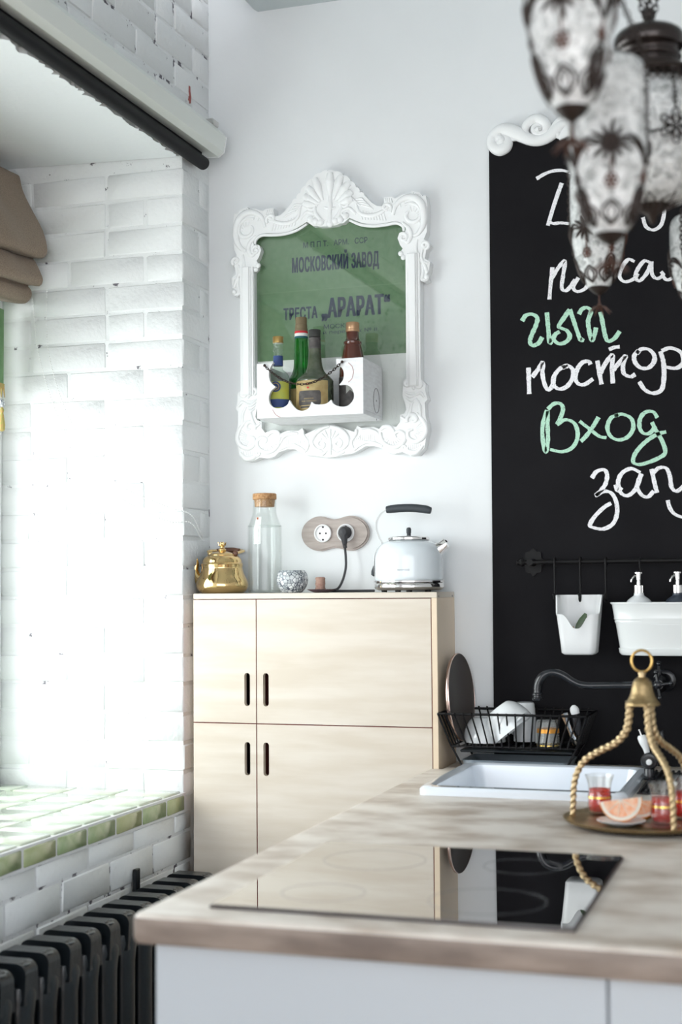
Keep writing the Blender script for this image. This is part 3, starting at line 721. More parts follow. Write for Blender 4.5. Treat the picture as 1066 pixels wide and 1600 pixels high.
# crest: a shell of nine lobes with acanthus sides
m = MB()
cxp, cyp = 515.5, 322
for k, (ang, r) in enumerate([(90, 52), (70, 50), (51, 46), (34, 41), (19, 37)]):
    e = (cxp+r*cos(radians(ang)), cyp-r*sin(radians(ang))); b0 = (cxp+14*cos(radians(ang)), cyp-14*sin(radians(ang))*.8)
    relief(m, [b0, ((b0[0]+e[0])/2, (b0[1]+e[1])/2), e], [.0035, .0095, .0145, .010], .75, both=k > 0)
relief(m, [(515.5, 350), (515.5, 335), (515.5, 318), (515.5, 300)], [.009, .006, .008, .003], .9, both=False)
relief(m, [(507, 324), (515.5, 325.5), (524, 324)], .0035, 1., both=False)
for q in ((528, 349), (536, 346.5), (544, 341)): blob(m, (q[0]-4, q[1]-4), .011, .7)
blob(m, (515.5, 349), .012, .6, False)
relief(m, [(519, 345), (527, 338), (533, 326), (531, 316), (525, 314)], [.005, .007, .006, .005, .003], .8)
relief(m, spiral(537, 318, 9, 3, -2.6, .9), [.0035, .006, .004], .9)
relief(m, [(528, 303), (537, 299), (545, 303), (548, 312)], [.003, .006, .003], .9)
relief(m, [(540, 340), (533, 332), (545, 325), (556, 334)], [.004, .006, .004], .8)
for k in range(5): relief(m, [(541+k*4.4, 300+k*4.6), (546+k*4.2, 305+k*4.0)], [.004, .0055, .003], .9)
obj('crest', m, 'plaster_white', pf, smooth=60)
# curved top rail with fluted leaf
for HALF in ((1,), (-1,)):
    m = MB()
    relief(m, [(546, 344), (563, 351), (584, 353), (603, 351), (619, 348.5), (629, 353), (631, 361)], [.0035, .005, .005, .005, .004], .9)
    relief(m, [(556, 316), (560, 330), (570, 336), (584, 336), (598, 330), (607, 322)], [.004, .007, .005], .8)
    relief(m, spiral(604, 325, 8, 2.5, .8, -1.0), [.005, .006, .004], .9)
    for k in range(9): relief(m, [(562+k*4.6, 327+2.4*sin(k*.5)+k*.6), (566+k*4.6, 343+k*.2)], [.0018, .0032, .0022], 1., cr=3)
    for k in range(4): relief(m, [(555+k*3, 311+k*3), (565+k*4, 310+k*4.5), (571+k*4, 317+k*3.4)], [.002, .004, .002], .9, cr=3)
    for k in range(4): relief(m, [(601+k*3.2, 310), (602.5+k*3.2, 317)], [.003, .004], .9, cr=2)
    obj('top_leaf', m, 'plaster_white', pf, smooth=60)
HALF = (1, -1)
# upper corner scrolls
for HALF in ((1,), (-1,)):
    m = MB()
    relief(m, [(614, 336), (619, 320), (632, 309.5), (648, 309), (659, 319), (663, 336), (661, 352), (654, 364), (646, 369)], [.005, .008, .011, .012, .011, .008, .005], .75)
    relief(m, spiral(643, 335, 19, 7, -2.2, .95), [.004, .0065, .005], .9)
    relief(m, [(629, 348), (639, 357), (642, 368), (637, 378), (630, 374)], [.005, .007, .007, .005], .85)
    relief(m, spiral(630, 371, 7, 2, -2., 1.), [.005, .005, .003], .9)
    for k in range(7): a = -1.9+k*.42; relief(m, [(645+7*cos(a), 338+8*sin(a)), (645+14*cos(a), 338+16*sin(a))], [.0015, .003, .002], 1., cr=2)
    for k in range(7): a = -2.6+k*.38; relief(m, [(643+20*cos(a), 336+24*sin(a)), (643+25*cos(a+.14), 336+31*sin(a+.14))], [.002, .0042, .003], .9, cr=2)
    for k in range(4): relief(m, [(645+k*3.4, 300.5+k*1.2), (646+k*3.2, 307+k*1.4)], [.003, .004], .9, cr=2)
    relief(m, spiral(664, 383, 6.5, 2, 1.2, -1.), [.005, .006, .004], .9)
    relief(m, [(652, 374), (650, 388), (653, 402), (661, 409), (668, 411)], [.003, .006, .006, .004], .85)
    relief(m, [(660, 390), (658, 402), (664, 416), (668, 426)], [.004, .006, .005], .85); relief(m, [(660, 412), (661, 424), (659, 436), (665, 437)], [.004, .005, .006, .004], .85)
    for q in ((626, 396), (630, 402), (667, 433)): blob(m, q, .008, .8)
    obj('corner_scroll', m, 'plaster_white', pf, smooth=60)
HALF = (1, -1)
# side rails with a stepped profile
for s in (1, -1):
    m = MB(); x0, x1 = FX+s*(wxz(635.2, 500)[0]-FX), FX+s*(wxz(657, 500)[0]-FX); x0, x1 = min(x0, x1), max(x0, x1)
    zt, zb_ = wxz(645, 396)[1], wxz(645, 604)[1]
    m.box(x0, x1, YFr-.006, YFr+.001, zb_, zt); m.box(x0+.004, x1-.005, YFr-.010, YFr-.004, zb_, zt, .003); m.box(x0+.009, x1-.010, YFr-.0135, YFr-.008, zb_, zt, .003)
    obj('rail', m, 'plaster_white', pf, smooth=0)
# lower corner shells
for HALF in ((1,), (-1,)):
    m = MB()
    relief(m, spiral(653, 601, 9, 2.5, 2.2, 1.1), [.005, .007, .004], .9); relief(m, spiral(637, 600, 8, 2.5, .9, -1.), [.004, .006, .004], .9)
    for k in range(4): relief(m, [(632+k*1.2, 611+k*5.), (640+k*.8, 615+k*5), (648-k*.6, 613+k*5)], [.0025, .0045, .003], .9, cr=3)
    relief(m, [(648, 618), (657, 614), (663, 621)], [.003, .006, .003], .9); relief(m, [(650, 622), (656, 634), (657, 650)], [.003, .005, .004], .9); relief(m, [(643, 630), (640, 645), (634, 655), (627, 651)], [.004, .006, .005, .004], .9)
    relief(m, spiral(645, 655, 10, 3, 2.6, .9), [.006, .007, .004], .85)
    relief(m, [(651, 645), (662, 658), (666, 672), (660, 684), (648, 690), (638, 684), (638, 674), (645, 671)], [.004, .007, .008, .008, .006, .004], .8)
    for k in range(9): a = -.9+k*.3; relief(m, [(646+5*cos(a), 673+5*sin(a)), (650+13*cos(a), 671+14*sin(a))], [.0014, .0030, .002], 1., cr=2)
    relief(m, [(632, 699), (640, 706), (652, 706), (661, 696)], [.005, .008, .008, .004], .8); relief(m, spiral(632, 699, 5, 1.5, 0, 1.), [.005, .004], .9)
    for k in range(7): relief(m, [(638+k*3, 695-k*.3), (638+k*3.2, 704-k*.8)], [.0015, .003, .002], 1., cr=2)
    relief(m, [(594, 672), (600, 667), (609, 667), (616, 674)], [.004, .007, .007, .004], .85)
    relief(m, [(594, 676), (597, 688), (607, 697), (620, 698), (631, 690), (632, 679), (624, 674), (617, 678), (619, 684)], [.005, .006, .007, .007, .006, .005, .003], .85)
    for k in range(9): a = 2.9-k*.30; relief(m, [(613+9*cos(a), 681+9*sin(a)), (613+15*cos(a), 681+15*sin(a))], [.0014, .0028, .002], 1., cr=2)
    obj('lower_corner_scroll', m, 'plaster_white', pf, smooth=60)
HALF = (1, -1)
# bottom rail and its centre cartouche
for HALF in ((1,), (-1,)):
    m = MB()
    relief(m, [(557, 671), (556, 678), (549, 690), (552, 702)], [.005, .006, .004], .9)
    relief(m, [(565, 673), (577, 672), (588, 676), (594, 686)], [.004, .007, .006, .003], .85)
    relief(m, [(553, 703), (562, 696), (572, 691), (585, 692), (597, 697)], [.004, .006, .004], .9)
    for k in range(9): relief(m, [(563+k*3.1, 679-k*.1), (562+k*3.3, 689)], [.0013, .0028, .0018], 1., cr=2)
    for k in range(4): relief(m, [(550+k*3.6, 678+k*1.), (549+k*3.4, 692-k*2)], [.002, .004, .002], .9, cr=2)
    obj('bottom_leaf', m, 'plaster_white', pf, smooth=60)
HALF = (1, -1)
m = MB()
relief(m, [(515.5, 666), (527, 669), (538, 676), (544, 688), (538, 699), (526, 705)], [.004, .007, .008, .006, .004], .85)
for k, ang in enumerate((90, 66, 44)): relief(m, [(515.5+6*cos(radians(ang)), 690-6*sin(radians(ang))), (515.5+18*cos(radians(ang)), 690-19*sin(radians(ang)))], [.003, .007, .0045], .8, both=k > 0)
relief(m, spiral(527, 693, 8, 2, -1.5, 1.), [.004, .006, .003], .9); relief(m, [(515.5, 684), (515.5, 697), (515.5, 711)], [.004, .008, .005], .85, both=False)
relief(m, [(519, 703), (527, 709), (538, 706)], [.003, .006, .004], .9)
obj('cartouche', m, 'plaster_white', pf, smooth=60)
# backing, poster and glass
x0, zq = wxz(401, 360, 4.045); x1, _ = wxz(640, 360, 4.045)
obj('mount_board', MB().box(x0-.004, x1+.004, 4.049, 4.056, wxz(515, 690, 4.045)[1], wxz(515, 330, 4.045)[1]), 'plaster_white', pf, smooth=0)
pz0 = wxz(515, 558.5, 4.046)[1]; pz1 = wxz(515, 333, 4.046)[1]
po = obj('poster', MB().box(x0, x1, 4.0465, 4.0485, pz0, pz1), 'poster_green', pf, smooth=0)
m = MB()
def ptext(s, xa, ya, xb, yb, **k):
    """baseline from (xa, ya) to (xb, yb) and cap height k['h'] in photo points"""
    h = k.pop('h'); A = wxz(xa, ya, 4.046); B = wxz(xb, yb, 4.046); H = h*PX
    rep = k.pop('rep', 0)
    for q_ in range(-rep, rep+1):
        for w_ in ((-1, 1) if rep else (0,)): print_text(m, s, lambda u, v: (A[0]+(B[0]-A[0])*u+q_*.0011, 4.0463-.00002*q_-.00001*w_, A[1]+v*H+w_*.0007), **k)
ptext('М П П Т.   АРМ.   ССР', 474, 388, 574.5, 382.5, h=9., bold=.012)
ptext('МОСКОВСКИЙ ЗАВОД', 457, 431, 592, 425.5, h=33, bold=.012, rep=1, spacing=1.1)
ptext('ТРЕСТА', 443.5, 500.5, 496, 498, h=18, bold=.010, rep=1, spacing=1.1)
ptext('„АРАРАТ“', 503.5, 502, 609, 496, h=34, bold=.012, rep=2, spacing=1.1)
ptext('МОСКВА', 506, 514, 554, 512.5, h=6.5)
ptext('й переулок № II.', 505, 524, 592, 521.5, h=7)
ptext('ЗВОНОК', 472, 525.5, 490, 525, h=5)
obj('lettering', m, 'ink_navy', po, 'dark blue printed lettering', smooth=0)
m = MB()
for zc in (wxz(515, 352, 4.046)[1], wxz(515, 451, 4.046)[1]): m.box(x0, x1, 4.0460, 4.0466, zc-.0005, zc+.0005)
obj('fold', m, 'poster_crease', po, 'paler fold across the poster', smooth=0)
obj('glass', MB().box(x0-.002, x1+.002, 4.0415, 4.044, wxz(515, 688, 4.045)[1], wxz(515, 332, 4.045)[1]), 'frame_glass', pf, smooth=0)

# --- bottle crate hung over the glass
KX0, KX1, KY0, KY1, KZ0, KZ1 = -1.500, -1.178, 3.820, 4.012, 1.893, 2.053
cr = thing('bottle_crate', 'white wooden crate with scalloped front holding bottles against the frame', 'crate', (-1.34, 3.91, KZ0))
def cxz(a, b, Y=KY0): return wxz(400+a/4.845, 490+b/4.845, Y)
hl = [(130, 369), (105, 420), (98, 470), (112, 520), (148, 555), (112, 590), (97, 640), (110, 690), (150, 716), (200, 712), (238, 690), (254, 655), (275, 690), (310, 725), (355, 736), (400, 715), (422, 668), (445, 685), (490, 688), (535, 680), (570, 652), (590, 685), (640, 704), (695, 697), (735, 655), (741, 605), (720, 560), (680, 538), (630, 540), (660, 500), (665, 445), (645, 405), (612, 392), (606, 345)]
hx = [cxz(*p) for p in hl]; hxs = [(p.x, p.y) for p in spline([(a, b, 0) for a, b in hx[:5]], 4)]+[(p.x, p.y) for p in spline([(a, b, 0) for a, b in hx[4:12]], 4)][1:]+[(p.x, p.y) for p in spline([(a, b, 0) for a, b in hx[11:17]], 4)][1:]+[(p.x, p.y) for p in spline([(a, b, 0) for a, b in hx[16:21]], 4)][1:]+[(p.x, p.y) for p in spline([(a, b, 0) for a, b in hx[20:29]], 4)][1:]+[(p.x, p.y) for p in spline([(a, b, 0) for a, b in hx[28:33]], 4)][1:]+[hx[33]]
out = [(hxs[0][0]-.0, KZ1-.001), (KX0, KZ1-.001), (KX0, KZ0), (KX1, KZ0), (KX1, KZ1), (hxs[-1][0], KZ1)]+list(reversed(hxs))[1:]
obj('front_panel', MB().plate(out, [], XZ, KY0+.012, KY0), 'crate_white', cr, smooth=30)
obj('side_panel', MB().box(KX1-.012, KX1-.0004, KY0+.0125, KY1, KZ0+.0125, KZ1, .001), 'crate_white', cr)
obj('side_panel', MB().box(KX0+.0004, KX0+.012, KY0+.0125, KY1, KZ0+.0125, KZ1, .001), 'crate_white', cr)
obj('bottom_panel', MB().box(KX0, KX1, KY0+.0125, KY1, KZ0, KZ0+.012, .001), 'crate_white', cr)
obj('back_panel', MB().box(KX0+.0125, KX1-.0125, KY1-.010, KY1, KZ0+.0125, KZ1-.0), 'crate_white', cr)
m = MB(); q = on_y(592, 626, 3.95)
for k in range(1): m.tube([(KX1+.0002, q.y+.030*cos(a), q.z+.036*sin(a)) for a in [2*pi*i/28 for i in range(28)]], .0009, 4, closed=True)
m.ell((KX1, q.y, q.z), (.001, .003, .003), 8, 6); m.ell((KX1, q.y, q.z-.055), (.001, .003, .003), 8, 6)
obj('knot_crack', m, 'crate_crack', cr, 'dark crack round a knot')
m = MB()
c0, c1 = cxz(700, 440), cxz(735, 440); a0 = [cxz(*p) for p in ((700, 372), (728, 400), (738, 440), (728, 490), (700, 520))]
m.tube(spline([(p[0], KY0-.0002, p[1]) for p in a0], 5), .0007, 4)
m.tube(spline([(*[(p[0], KY0-.0002, p[1]) for p in [cxz(125, 725)]][0],), (cxz(150, 765)[0], KY0-.0002, cxz(150, 765)[1]), (cxz(185, 785)[0], KY0-.0002, cxz(185, 785)[1])], 5), .0007, 4)
obj('crack', m, 'red_edge', cr, 'fine cracks in the white paint')
# nails and hanging chain
NL = Vector((-1.4745, KY0-.001, 2.0455)); NR = Vector((-1.2385, KY0-.001, 2.0425))
for p in (NL, NR): obj('nail', MB().ell(p-Vector((0, .004, 0)), (.0045, .003, .0045), 10, 6).tube([p, p-Vector((0, .004, 0))], .0018, 6), 'chain_dark', cr)
cat = [NL.lerp(NR, t)+Vector((0, -.006-.004*sin(pi*t), -.060*(1-(2*t-1)**2))) for t in [i/40 for i in range(41)]]
obj('chain', MB().chain(cat, .0082, .0012), 'chain_dark', cr, 'dark metal chain looped across the front')
# --- bottles in the crate
BZ = KZ0+.0122
def bottle(name, label, x, y, prof, m, n=40, wall=False):
    t = thing(name, label, 'bottle', (x, y, BZ), 'bottles in the white crate')
    obj('body', MB().lathe(prof, (x, y, BZ), n), m, t, smooth=50); return t
def smooth_prof(P, n=5): return [(max(p.x, 0), p.y) for p in spline([(a, b, 0) for a, b in P], n)]
def wrap(x, y, r, a0, a1, z0, z1, n=16, th=.0006):
    """label wrapped round a bottle; angles in degrees, -90 faces the room"""
    return MB().lathe([(r, z0), (r+th, z0), (r+th, z1), (r, z1), (r, z0)], (x, y, BZ), n, a0=radians(a0), a1=radians(a1))
def arctext(m, s, x, y, r, ac, w, z0, h, **k):
    return print_text(m, s, lambda u, v: (x+r*cos(radians(ac)+(u-.5)*w/r), y+r*sin(radians(ac)+(u-.5)*w/r), BZ+z0+v*h), **k)
b1x, b1y = -1.4585, 3.885
t = bottle('bottle', 'small clear round-shouldered bottle with yellow and blue label, leftmost in crate', b1x, b1y, [(.0, .002), (.032, 0), (.037, .004)]+smooth_prof([(.0375, .015), (.0375, .085), (.036, .105), (.028, .125), (.0175, .134), (.0135, .142), (.0135, .175)]), 'bottle_clear')
obj('cap', MB().lathe([(.0, .2345), (.0150, .2345), (.0158, .233), (.0158, .216), (.0150, .2155), (0, .2155)], (b1x, b1y, BZ), 24), 'cap_gold', t)
obj('neck', MB().lathe([(.0128, .176), (.0128, .19), (.0145, .192), (.0145, .197), (.0128, .199), (.0128, .207), (.0142, .209), (.0142, .215)], (b1x, b1y, BZ), 24), 'bottle_clear', t)
obj('neck_label', wrap(b1x, b1y, .0138, 0, 360, .148, .177, 24), 'label_blue', t)
lb = obj('label', wrap(b1x, b1y, .0376, -165, -15, .006, .098), 'label_yellow', t)
obj('label_band', wrap(b1x, b1y, .0381, -165, -15, .022, .046), 'label_blue', lb)
m = MB()
for (R, z, c) in ((.0155, .082, 0),):
    m.lathe([(0, 0), (R, 0), (R, .0006), (0, .0006)], (0, 0, 0), 24).xf(0, lambda p: (b1x+(.0384+p.z)*cos(radians(-82)+p.x/.038), b1y+(.0384+p.z)*sin(radians(-82)+p.x/.038), BZ+z+p.y))
obj('label_emblem', m, 'label_blue', lb)
m = MB(); m.ring((0, 0, .0009), .0100, .0013, n=20, m=5); m.ell((0, -.002, .0006), (.006, .0035, .0006), 10, 4)
m.xf(0, lambda p: (b1x+(.0390+p.z)*cos(radians(-82)+p.x/.038), b1y+(.0390+p.z)*sin(radians(-82)+p.x/.038), BZ+.082+p.y)); obj('emblem_mark', m, 'label_gold', lb)
b2x, b2y = -1.4135, 3.962
t = bottle('bottle', 'tall bright green bottle with red and white neck band', b2x, b2y, [(.0, .002), (.034, 0), (.0375, .004)]+smooth_prof([(.038, .02), (.038, .105), (.036, .120), (.0285, .135), (.0235, .155), (.0215, .200), (.0195, .236), (.0175, .246)]), 'bottle_green')
for (nm, za, zb, mt) in (('teal_band', .2385, .2445, 'label_teal'), ('white_band', .2445, .2535, 'label_white'), ('red_band', .2535, .2600, 'label_red')): obj(nm, MB().lathe([(.0180, za), (.0202, za), (.0198, zb), (.0175, zb)], (b2x, b2y, BZ), 24), mt, t)
obj('cap', MB().lathe([(.0185, .2605), (.0192, .268), (.0178, .269), (.0182, .280), (.0172, .281), (.0175, .300), (.0165, .302), (0, .302)], (b2x, b2y, BZ), 24), 'cap_olive', t)
obj('label', wrap(b2x, b2y, .0381, -150, -30, .01, .085), 'label_gold', t)
b3x, b3y = -1.3455, 3.888
t = bottle('bottle', 'squat dark green bottle with gold and black label behind the chain', b3x, b3y, [(.0, .002), (.050, 0), (.0535, .004)]+smooth_prof([(.054, .012), (.054, .088), (.0535, .098), (.046, .108), (.031, .122), (.0235, .138), (.0195, .165), (.0175, .205), (.0165, .212)]), 'bottle_olive', 48)
obj('neck_foil', MB().lathe([(.0168, .192), (.0186, .192), (.0170, .218), (.0180, .219), (.0180, .224), (.0165, .225)], (b3x, b3y, BZ), 24), 'label_black', t)
obj('cap', MB().lathe([(.0162, .226), (.0172, .227), (.0178, .246), (.0165, .248), (0, .248)], (b3x, b3y, BZ), 24), 'cap_dark', t)
lb = obj('label', wrap(b3x, b3y, .0541, -158, -28, .004, .094, 24), 'label_gold', t)
pl = MB().plate([(-.036, .024), (-.031, .018), (.031, .018), (.036, .024), (.036, .058), (.031, .064), (-.031, .064), (-.036, .058)], [], lambda u, v, d: (b3x+(.0548+d)*cos(radians(-91)+u/.0545), b3y+(.0548+d)*sin(radians(-91)+u/.0545), BZ+v), 0, .0004)
m = MB()
for i in range(18):
    u0, u1 = -.036+.004*i, -.036+.004*(i+1); e = lambda u: .006 if abs(u) > .0345 else 0
    for (za, zb) in ((.022, .064),):
        m.add([(b3x+.0551*cos(radians(-91)+u/.0545), b3y+.0551*sin(radians(-91)+u/.0545), BZ+z) for u, z in ((u0, za+e(u0)), (u1, za+e(u1)), (u1, zb-e(u1)), (u0, zb-e(u0)))], [(0, 1, 2, 3)])
    if 1 < i < 16: m.add([(b3x+.0551*cos(radians(-91)+u/.0545), b3y+.0551*sin(radians(-91)+u/.0545), BZ+z) for u, z in ((u0, .014), (u1, .014), (u1, .0195), (u0, .0195))], [(0, 1, 2, 3)])
obj('label_panel', m, 'label_black', lb)
m = MB(); arctext(m, 'GRANDE', b3x, b3y, .0555, -91, .030, .039, .0035); arctext(m, 'FINE COGNAC', b3x, b3y, .0555, -91, .046, .0315, .0038); obj('lettering', m, 'label_gold', lb, smooth=0)
m = MB(); arctext(m, 'COGNAC', b3x, b3y, .0549, -91, .050, .005, .006, bold=.02); obj('lettering', m, 'cap_olive', lb, smooth=0)
m = MB()
for (uu, zz, rr) in ((0, .0725, .0035), (0, .081, .002), (.0035, .083, .0016), (-.0035, .083, .0016)): m.ell((b3x+.0547*cos(radians(-93)+uu/.0545), b3y+.0547*sin(radians(-93)+uu/.0545), BZ+zz), (rr, .0008, rr*.8), 8, 6)
obj('label_seal', m, 'label_red', lb, 'small red seal')
b4x, b4y = -1.2475, 3.945
t = bottle('bottle', 'brown ribbed-neck bottle with tan cap, rightmost in the crate', b4x, b4y, [(.0, .002), (.036, 0), (.040, .004)]+smooth_prof([(.0405, .02), (.0405, .12), (.038, .14), (.0345, .155), (.0315, .175), (.0275, .195), (.0245, .207)])+[(.0262, .209), (.0262, .216), (.0218, .219), (.0202, .224), (.0185, .226), (.0185, .245)], 'bottle_brown')
obj('cap', MB().lathe([(.0188, .245), (.0200, .246), (.0202, .252), (.0192, .253), (.0198, .256), (.0198, .271), (.0185, .273), (0, .273)], (b4x, b4y, BZ), 28), 'cap_tan', t)
lb = obj('label', wrap(b4x, b4y, .0406, -170, -20, .01, .11), 'label_black', t)
m = MB()
for i in range(4): m.add([(b4x+.0415*cos(radians(-85)+u/.041), b4y+.0415*sin(radians(-85)+u/.041), BZ+z) for u, z in ((-.012+.006*i, .070-abs(-.012+.006*i)*.9+.02*0), (-.006+.006*i, .070-abs(-.006+.006*i)*.9), (-.006+.006*i, .088), (-.012+.006*i, .088))], [(0, 1, 2, 3)])
obj('label_crest', m, 'label_pale', lb)

# --- double socket, plug and cord
so = thing('double_socket', 'greyish wooden double socket plate, one white outlet free', 'socket', (-1.341, D, 1.565))
sc1, sc2, szz = -1.377, -1.3045, 1.5655
P = []
for k in range(7): a = radians(90+k*30); P.append((-1.386+.062*cos(a), 1.565+.0525*sin(a)))
for k in range(7): a = radians(270+k*30); P.append((-1.296+.062*cos(a), 1.565+.0525*sin(a)))
P = [(p.x, p.y) for p in spline([(*p, 0) for p in [(-1.343, 1.6075)]+P[:7]+[(-1.341, 1.5215)]+P[7:]], 4, True)]
xc, zc = -1.341, 1.565
m = MB(); m.plate(P, [], XZ, D-.0005, D-.010)
P2 = [(xc+(p[0]-xc)*.955, zc+(p[1]-zc)*.90) for p in P]
h1 = circ(sc1, szz, .0265, 28); h2 = circ(sc2, szz, .0265, 28); m2 = MB().plate(P2, [], XZ, D-.010, D-.016)
k = m.n(); m.add(m2.v, m2.f); obj('plate', m, 'plate_wood', so, smooth=40)
for sx in (sc1, sc2):
    sm = MB(); sm.lathe([(.0225, .0), (.0255, .0), (.0272, .003), (.0272, .0065), (.0250, .0078), (.0228, .0068), (.0218, .002), (.0, .002)], (0, 0, 0), 32).xf(0, lambda p: (sx+p.x, D-.0158-p.z, szz+p.y))
    s_ = obj('socket', sm, 'socket_white', so)
    hm = MB()
    for (dx, dz, r) in ((-.0095, 0, .0030), (.0095, 0, .0030), (0, .019, .0032), (0, -.019, .0032)): hm.lathe([(0, 0), (r, 0), (r, .0006), (0, .0006)], (0, 0, 0), 12).xf(len(hm.v)-48, lambda p: (sx+dx+p.x, D-.0178-p.z, szz+dz+p.y))
    obj('pin_hole', hm, 'slot_dark', s_, kind='stuff')
cd = thing('power_cord', 'black plug and cord hanging from the double socket down to the cabinet', 'cord', (sc2, D, 1.40))
pm = MB(); pm.lathe([(0, .0), (.0195, .0), (.0185, .016), (.014, .028), (.0115, .032), (0, .034)], (0, 0, 0), 24).xf(0, lambda p: (sc2+p.x*.96, D-.0188-p.z, szz+.001+p.y*.98))
pm.tube([(sc2+.001, D-.040, szz-.006), (sc2+.003, D-.042, szz-.022), (sc2+.004, D-.042, szz-.034)], [.0125, .0095, .0070], 10)
for k in range(5): pm.ring((sc2+.0035+k*.0004, D-.042, szz-.031-.0033*k), .0062-.0003*k, .0015, (0, 0, 1), 14, 5)
obj('plug', pm, 'rubber_black', cd)
CZT_ = CZT
cp = spline([(sc2+.0042, D-.042, szz-.045), (sc2+.008, D-.045, szz-.075), (sc2+.009, D-.050, szz-.105), (sc2+.001, D-.054, szz-.140), (sc2-.012, D-.060, szz-.165), (sc2-.027, D-.075, CZT+.0062), (sc2-.036, D-.090, CZT+.0045), (sc2-.020, D-.100, CZT+.0048), (sc2+.02, D-.092, CZT+.0045), (sc2+.07, D-.085, CZT+.0045), (-1.196, D-.088, CZT+.0045)], 8)
obj('cable', MB().tube(cp, .0038, 8), 'rubber_black', cd)

# ================================================================== ON TOP OF THE CABINET
CT = CZT+.0003
# --- brass teapot
tx, ty = -1.668, 3.955
tp = thing('teapot', 'shiny gilt brass teapot at the left end of the plywood cabinet', 'teapot', (tx, ty, CT))
obj('body', MB().lathe(smooth_prof([(.0, .0005), (.055, .0), (.068, .004), (.078, .020), (.0755, .038), (.066, .058), (.0605, .078)])+[(.0625, .081), (.0615, .085), (.0635, .088), (.060, .092)]+smooth_prof([(.060, .092), (.056, .104), (.046, .112), (.036, .115)])+[(.0, .115)], (tx, ty, CT), 48), 'gilt', tp, smooth=50)
ld = obj('lid', MB().lathe(smooth_prof([(.041, .113), (.041, .1155), (.034, .120), (.020, .1245), (.012, .126)])+[(.0, .126)], (tx, ty, CT), 40), 'gilt', tp, smooth=50)
m = MB().lathe(smooth_prof([(.011, .126), (.0125, .131), (.0085, .134), (.007, .139), (.0105, .146)])+[(.0075, .144), (0, .1435)], (tx, ty, CT), 24)
for k in range(8): a = k*pi/4; m.tube([(tx+.009*cos(a), ty+.009*sin(a), CT+.144), (tx+.0125*cos(a), ty+.0125*sin(a), CT+.1535)], [.003, .0012], 6)
m.ell((tx, ty, CT+.149), (.004, .004, .006), 8, 6); obj('knob', m, 'gilt', ld)
sp = spline([(tx-.050, ty, CT+.030), (tx-.078, ty, CT+.043), (tx-.089, ty, CT+.068), (tx-.085, ty+.0, CT+.092), (tx-.092, ty, CT+.109), (tx-.110, ty, CT+.121)], 6)
obj('spout', MB().tube(sp, [.020, .016, .0115, .0085, .0068, .006], 14), 'gilt', tp, smooth=60)
h = spline([(tx-.040, ty+.012, CT+.118), (tx-.060, ty+.035, CT+.128), (tx-.035, ty+.070, CT+.130), (tx+.01, ty+.082, CT+.130), (tx+.045, ty+.062, CT+.128), (tx+.042, ty+.012, CT+.120)], 8)
hd = obj('handle', MB().tube(h, .0042, 8), 'gilt', tp, smooth=60)
obj('handle_grip', MB().tube(h[14:28], [.006, .0095, .0095, .006], 10), 'wood_dark', hd, 'dark wooden grip', smooth=60)
for s_, r in ((-1, .0085), (1, .009)): obj('lug', MB().ell((tx+s_*.041, ty+.004, CT+.119), (r, .006, r), 12, 8), 'gilt' if s_ < 0 else 'wood_dark', tp)
# --- carafe with a cork stopper
gx, gy = -1.5305, 3.955
cf = thing('carafe', 'tall clear glass carafe closed with a wide cork stopper', 'carafe', (gx, gy, CT))
obj('body', MB().lathe([(.0, .003), (.044, .0)]+smooth_prof([(.049, .004), (.0505, .02), (.0505, .185), (.049, .198), (.041, .220), (.0355, .240), (.0345, .275)])+[(.0355, .277), (.033, .277)]+smooth_prof([(.0325, .240), (.038, .221), (.046, .198), (.0475, .184), (.0475, .02), (.044, .009)])+[(0, .008)], (gx, gy, CT), 48), 'carafe_glass', cf, smooth=45)
obj('stopper', MB().lathe([(0, .2565), (.0290, .2565), (.0312, .277), (.0352, .2785), (.0356, .283), (.0352, .2945), (.033, .296), (0, .296)], (gx, gy, CT), 36), 'cork', cf)
tg = obj('label', MB().lathe([(.0462, .145), (.0466, .145), (.0466, .188), (.0420, .205), (.036, .225), (.0355, .225), (.0415, .205), (.0462, .188), (.0462, .145)], (gx, gy, CT), 10, a0=radians(-112), a1=radians(-84)), 'paper', cf, 'white paper label inside the neck')
m = MB()
for r_ in range(9):
    for c_ in range(3):
        if (r_+c_) % 4 == 3: continue
        a = radians(-108+c_*8.5); z = .158+r_*.0038; m.box(-.0014, .0014, 0, .0003, -.0008, .0008); 
        for i in range(len(m.v)-8, len(m.v)): p = m.v[i]; m.v[i] = Vector((gx+(.0468)*cos(a+p.x/.0466), gy+.0470*sin(a+p.x/.0466)-p.y, CT+z+p.z))
m2_ = MB().box(-.0075, .0075, 0, .0003, -.0007, .0007); m2_.xf(0, lambda p: (gx+.0468*cos(radians(-98)+p.x/.0466), gy+.0470*sin(radians(-98)+p.x/.0466)-p.y, CT+.150+p.z)); m.add(m2_.v, m2_.f)
obj('print', m, 'print_grey', tg, kind='stuff', smooth=0)
m = MB().box(-.0030, .0030, 0, .0003, -.005, .005); m.xf(0, lambda p: (gx+.036*cos(radians(-103)+p.x/.0366+p.z*.5), gy+.0385*sin(radians(-103)+p.x/.0366), CT+.2185+p.z)); obj('seal', m, 'print_orange', tg, 'small orange seal', smooth=0)
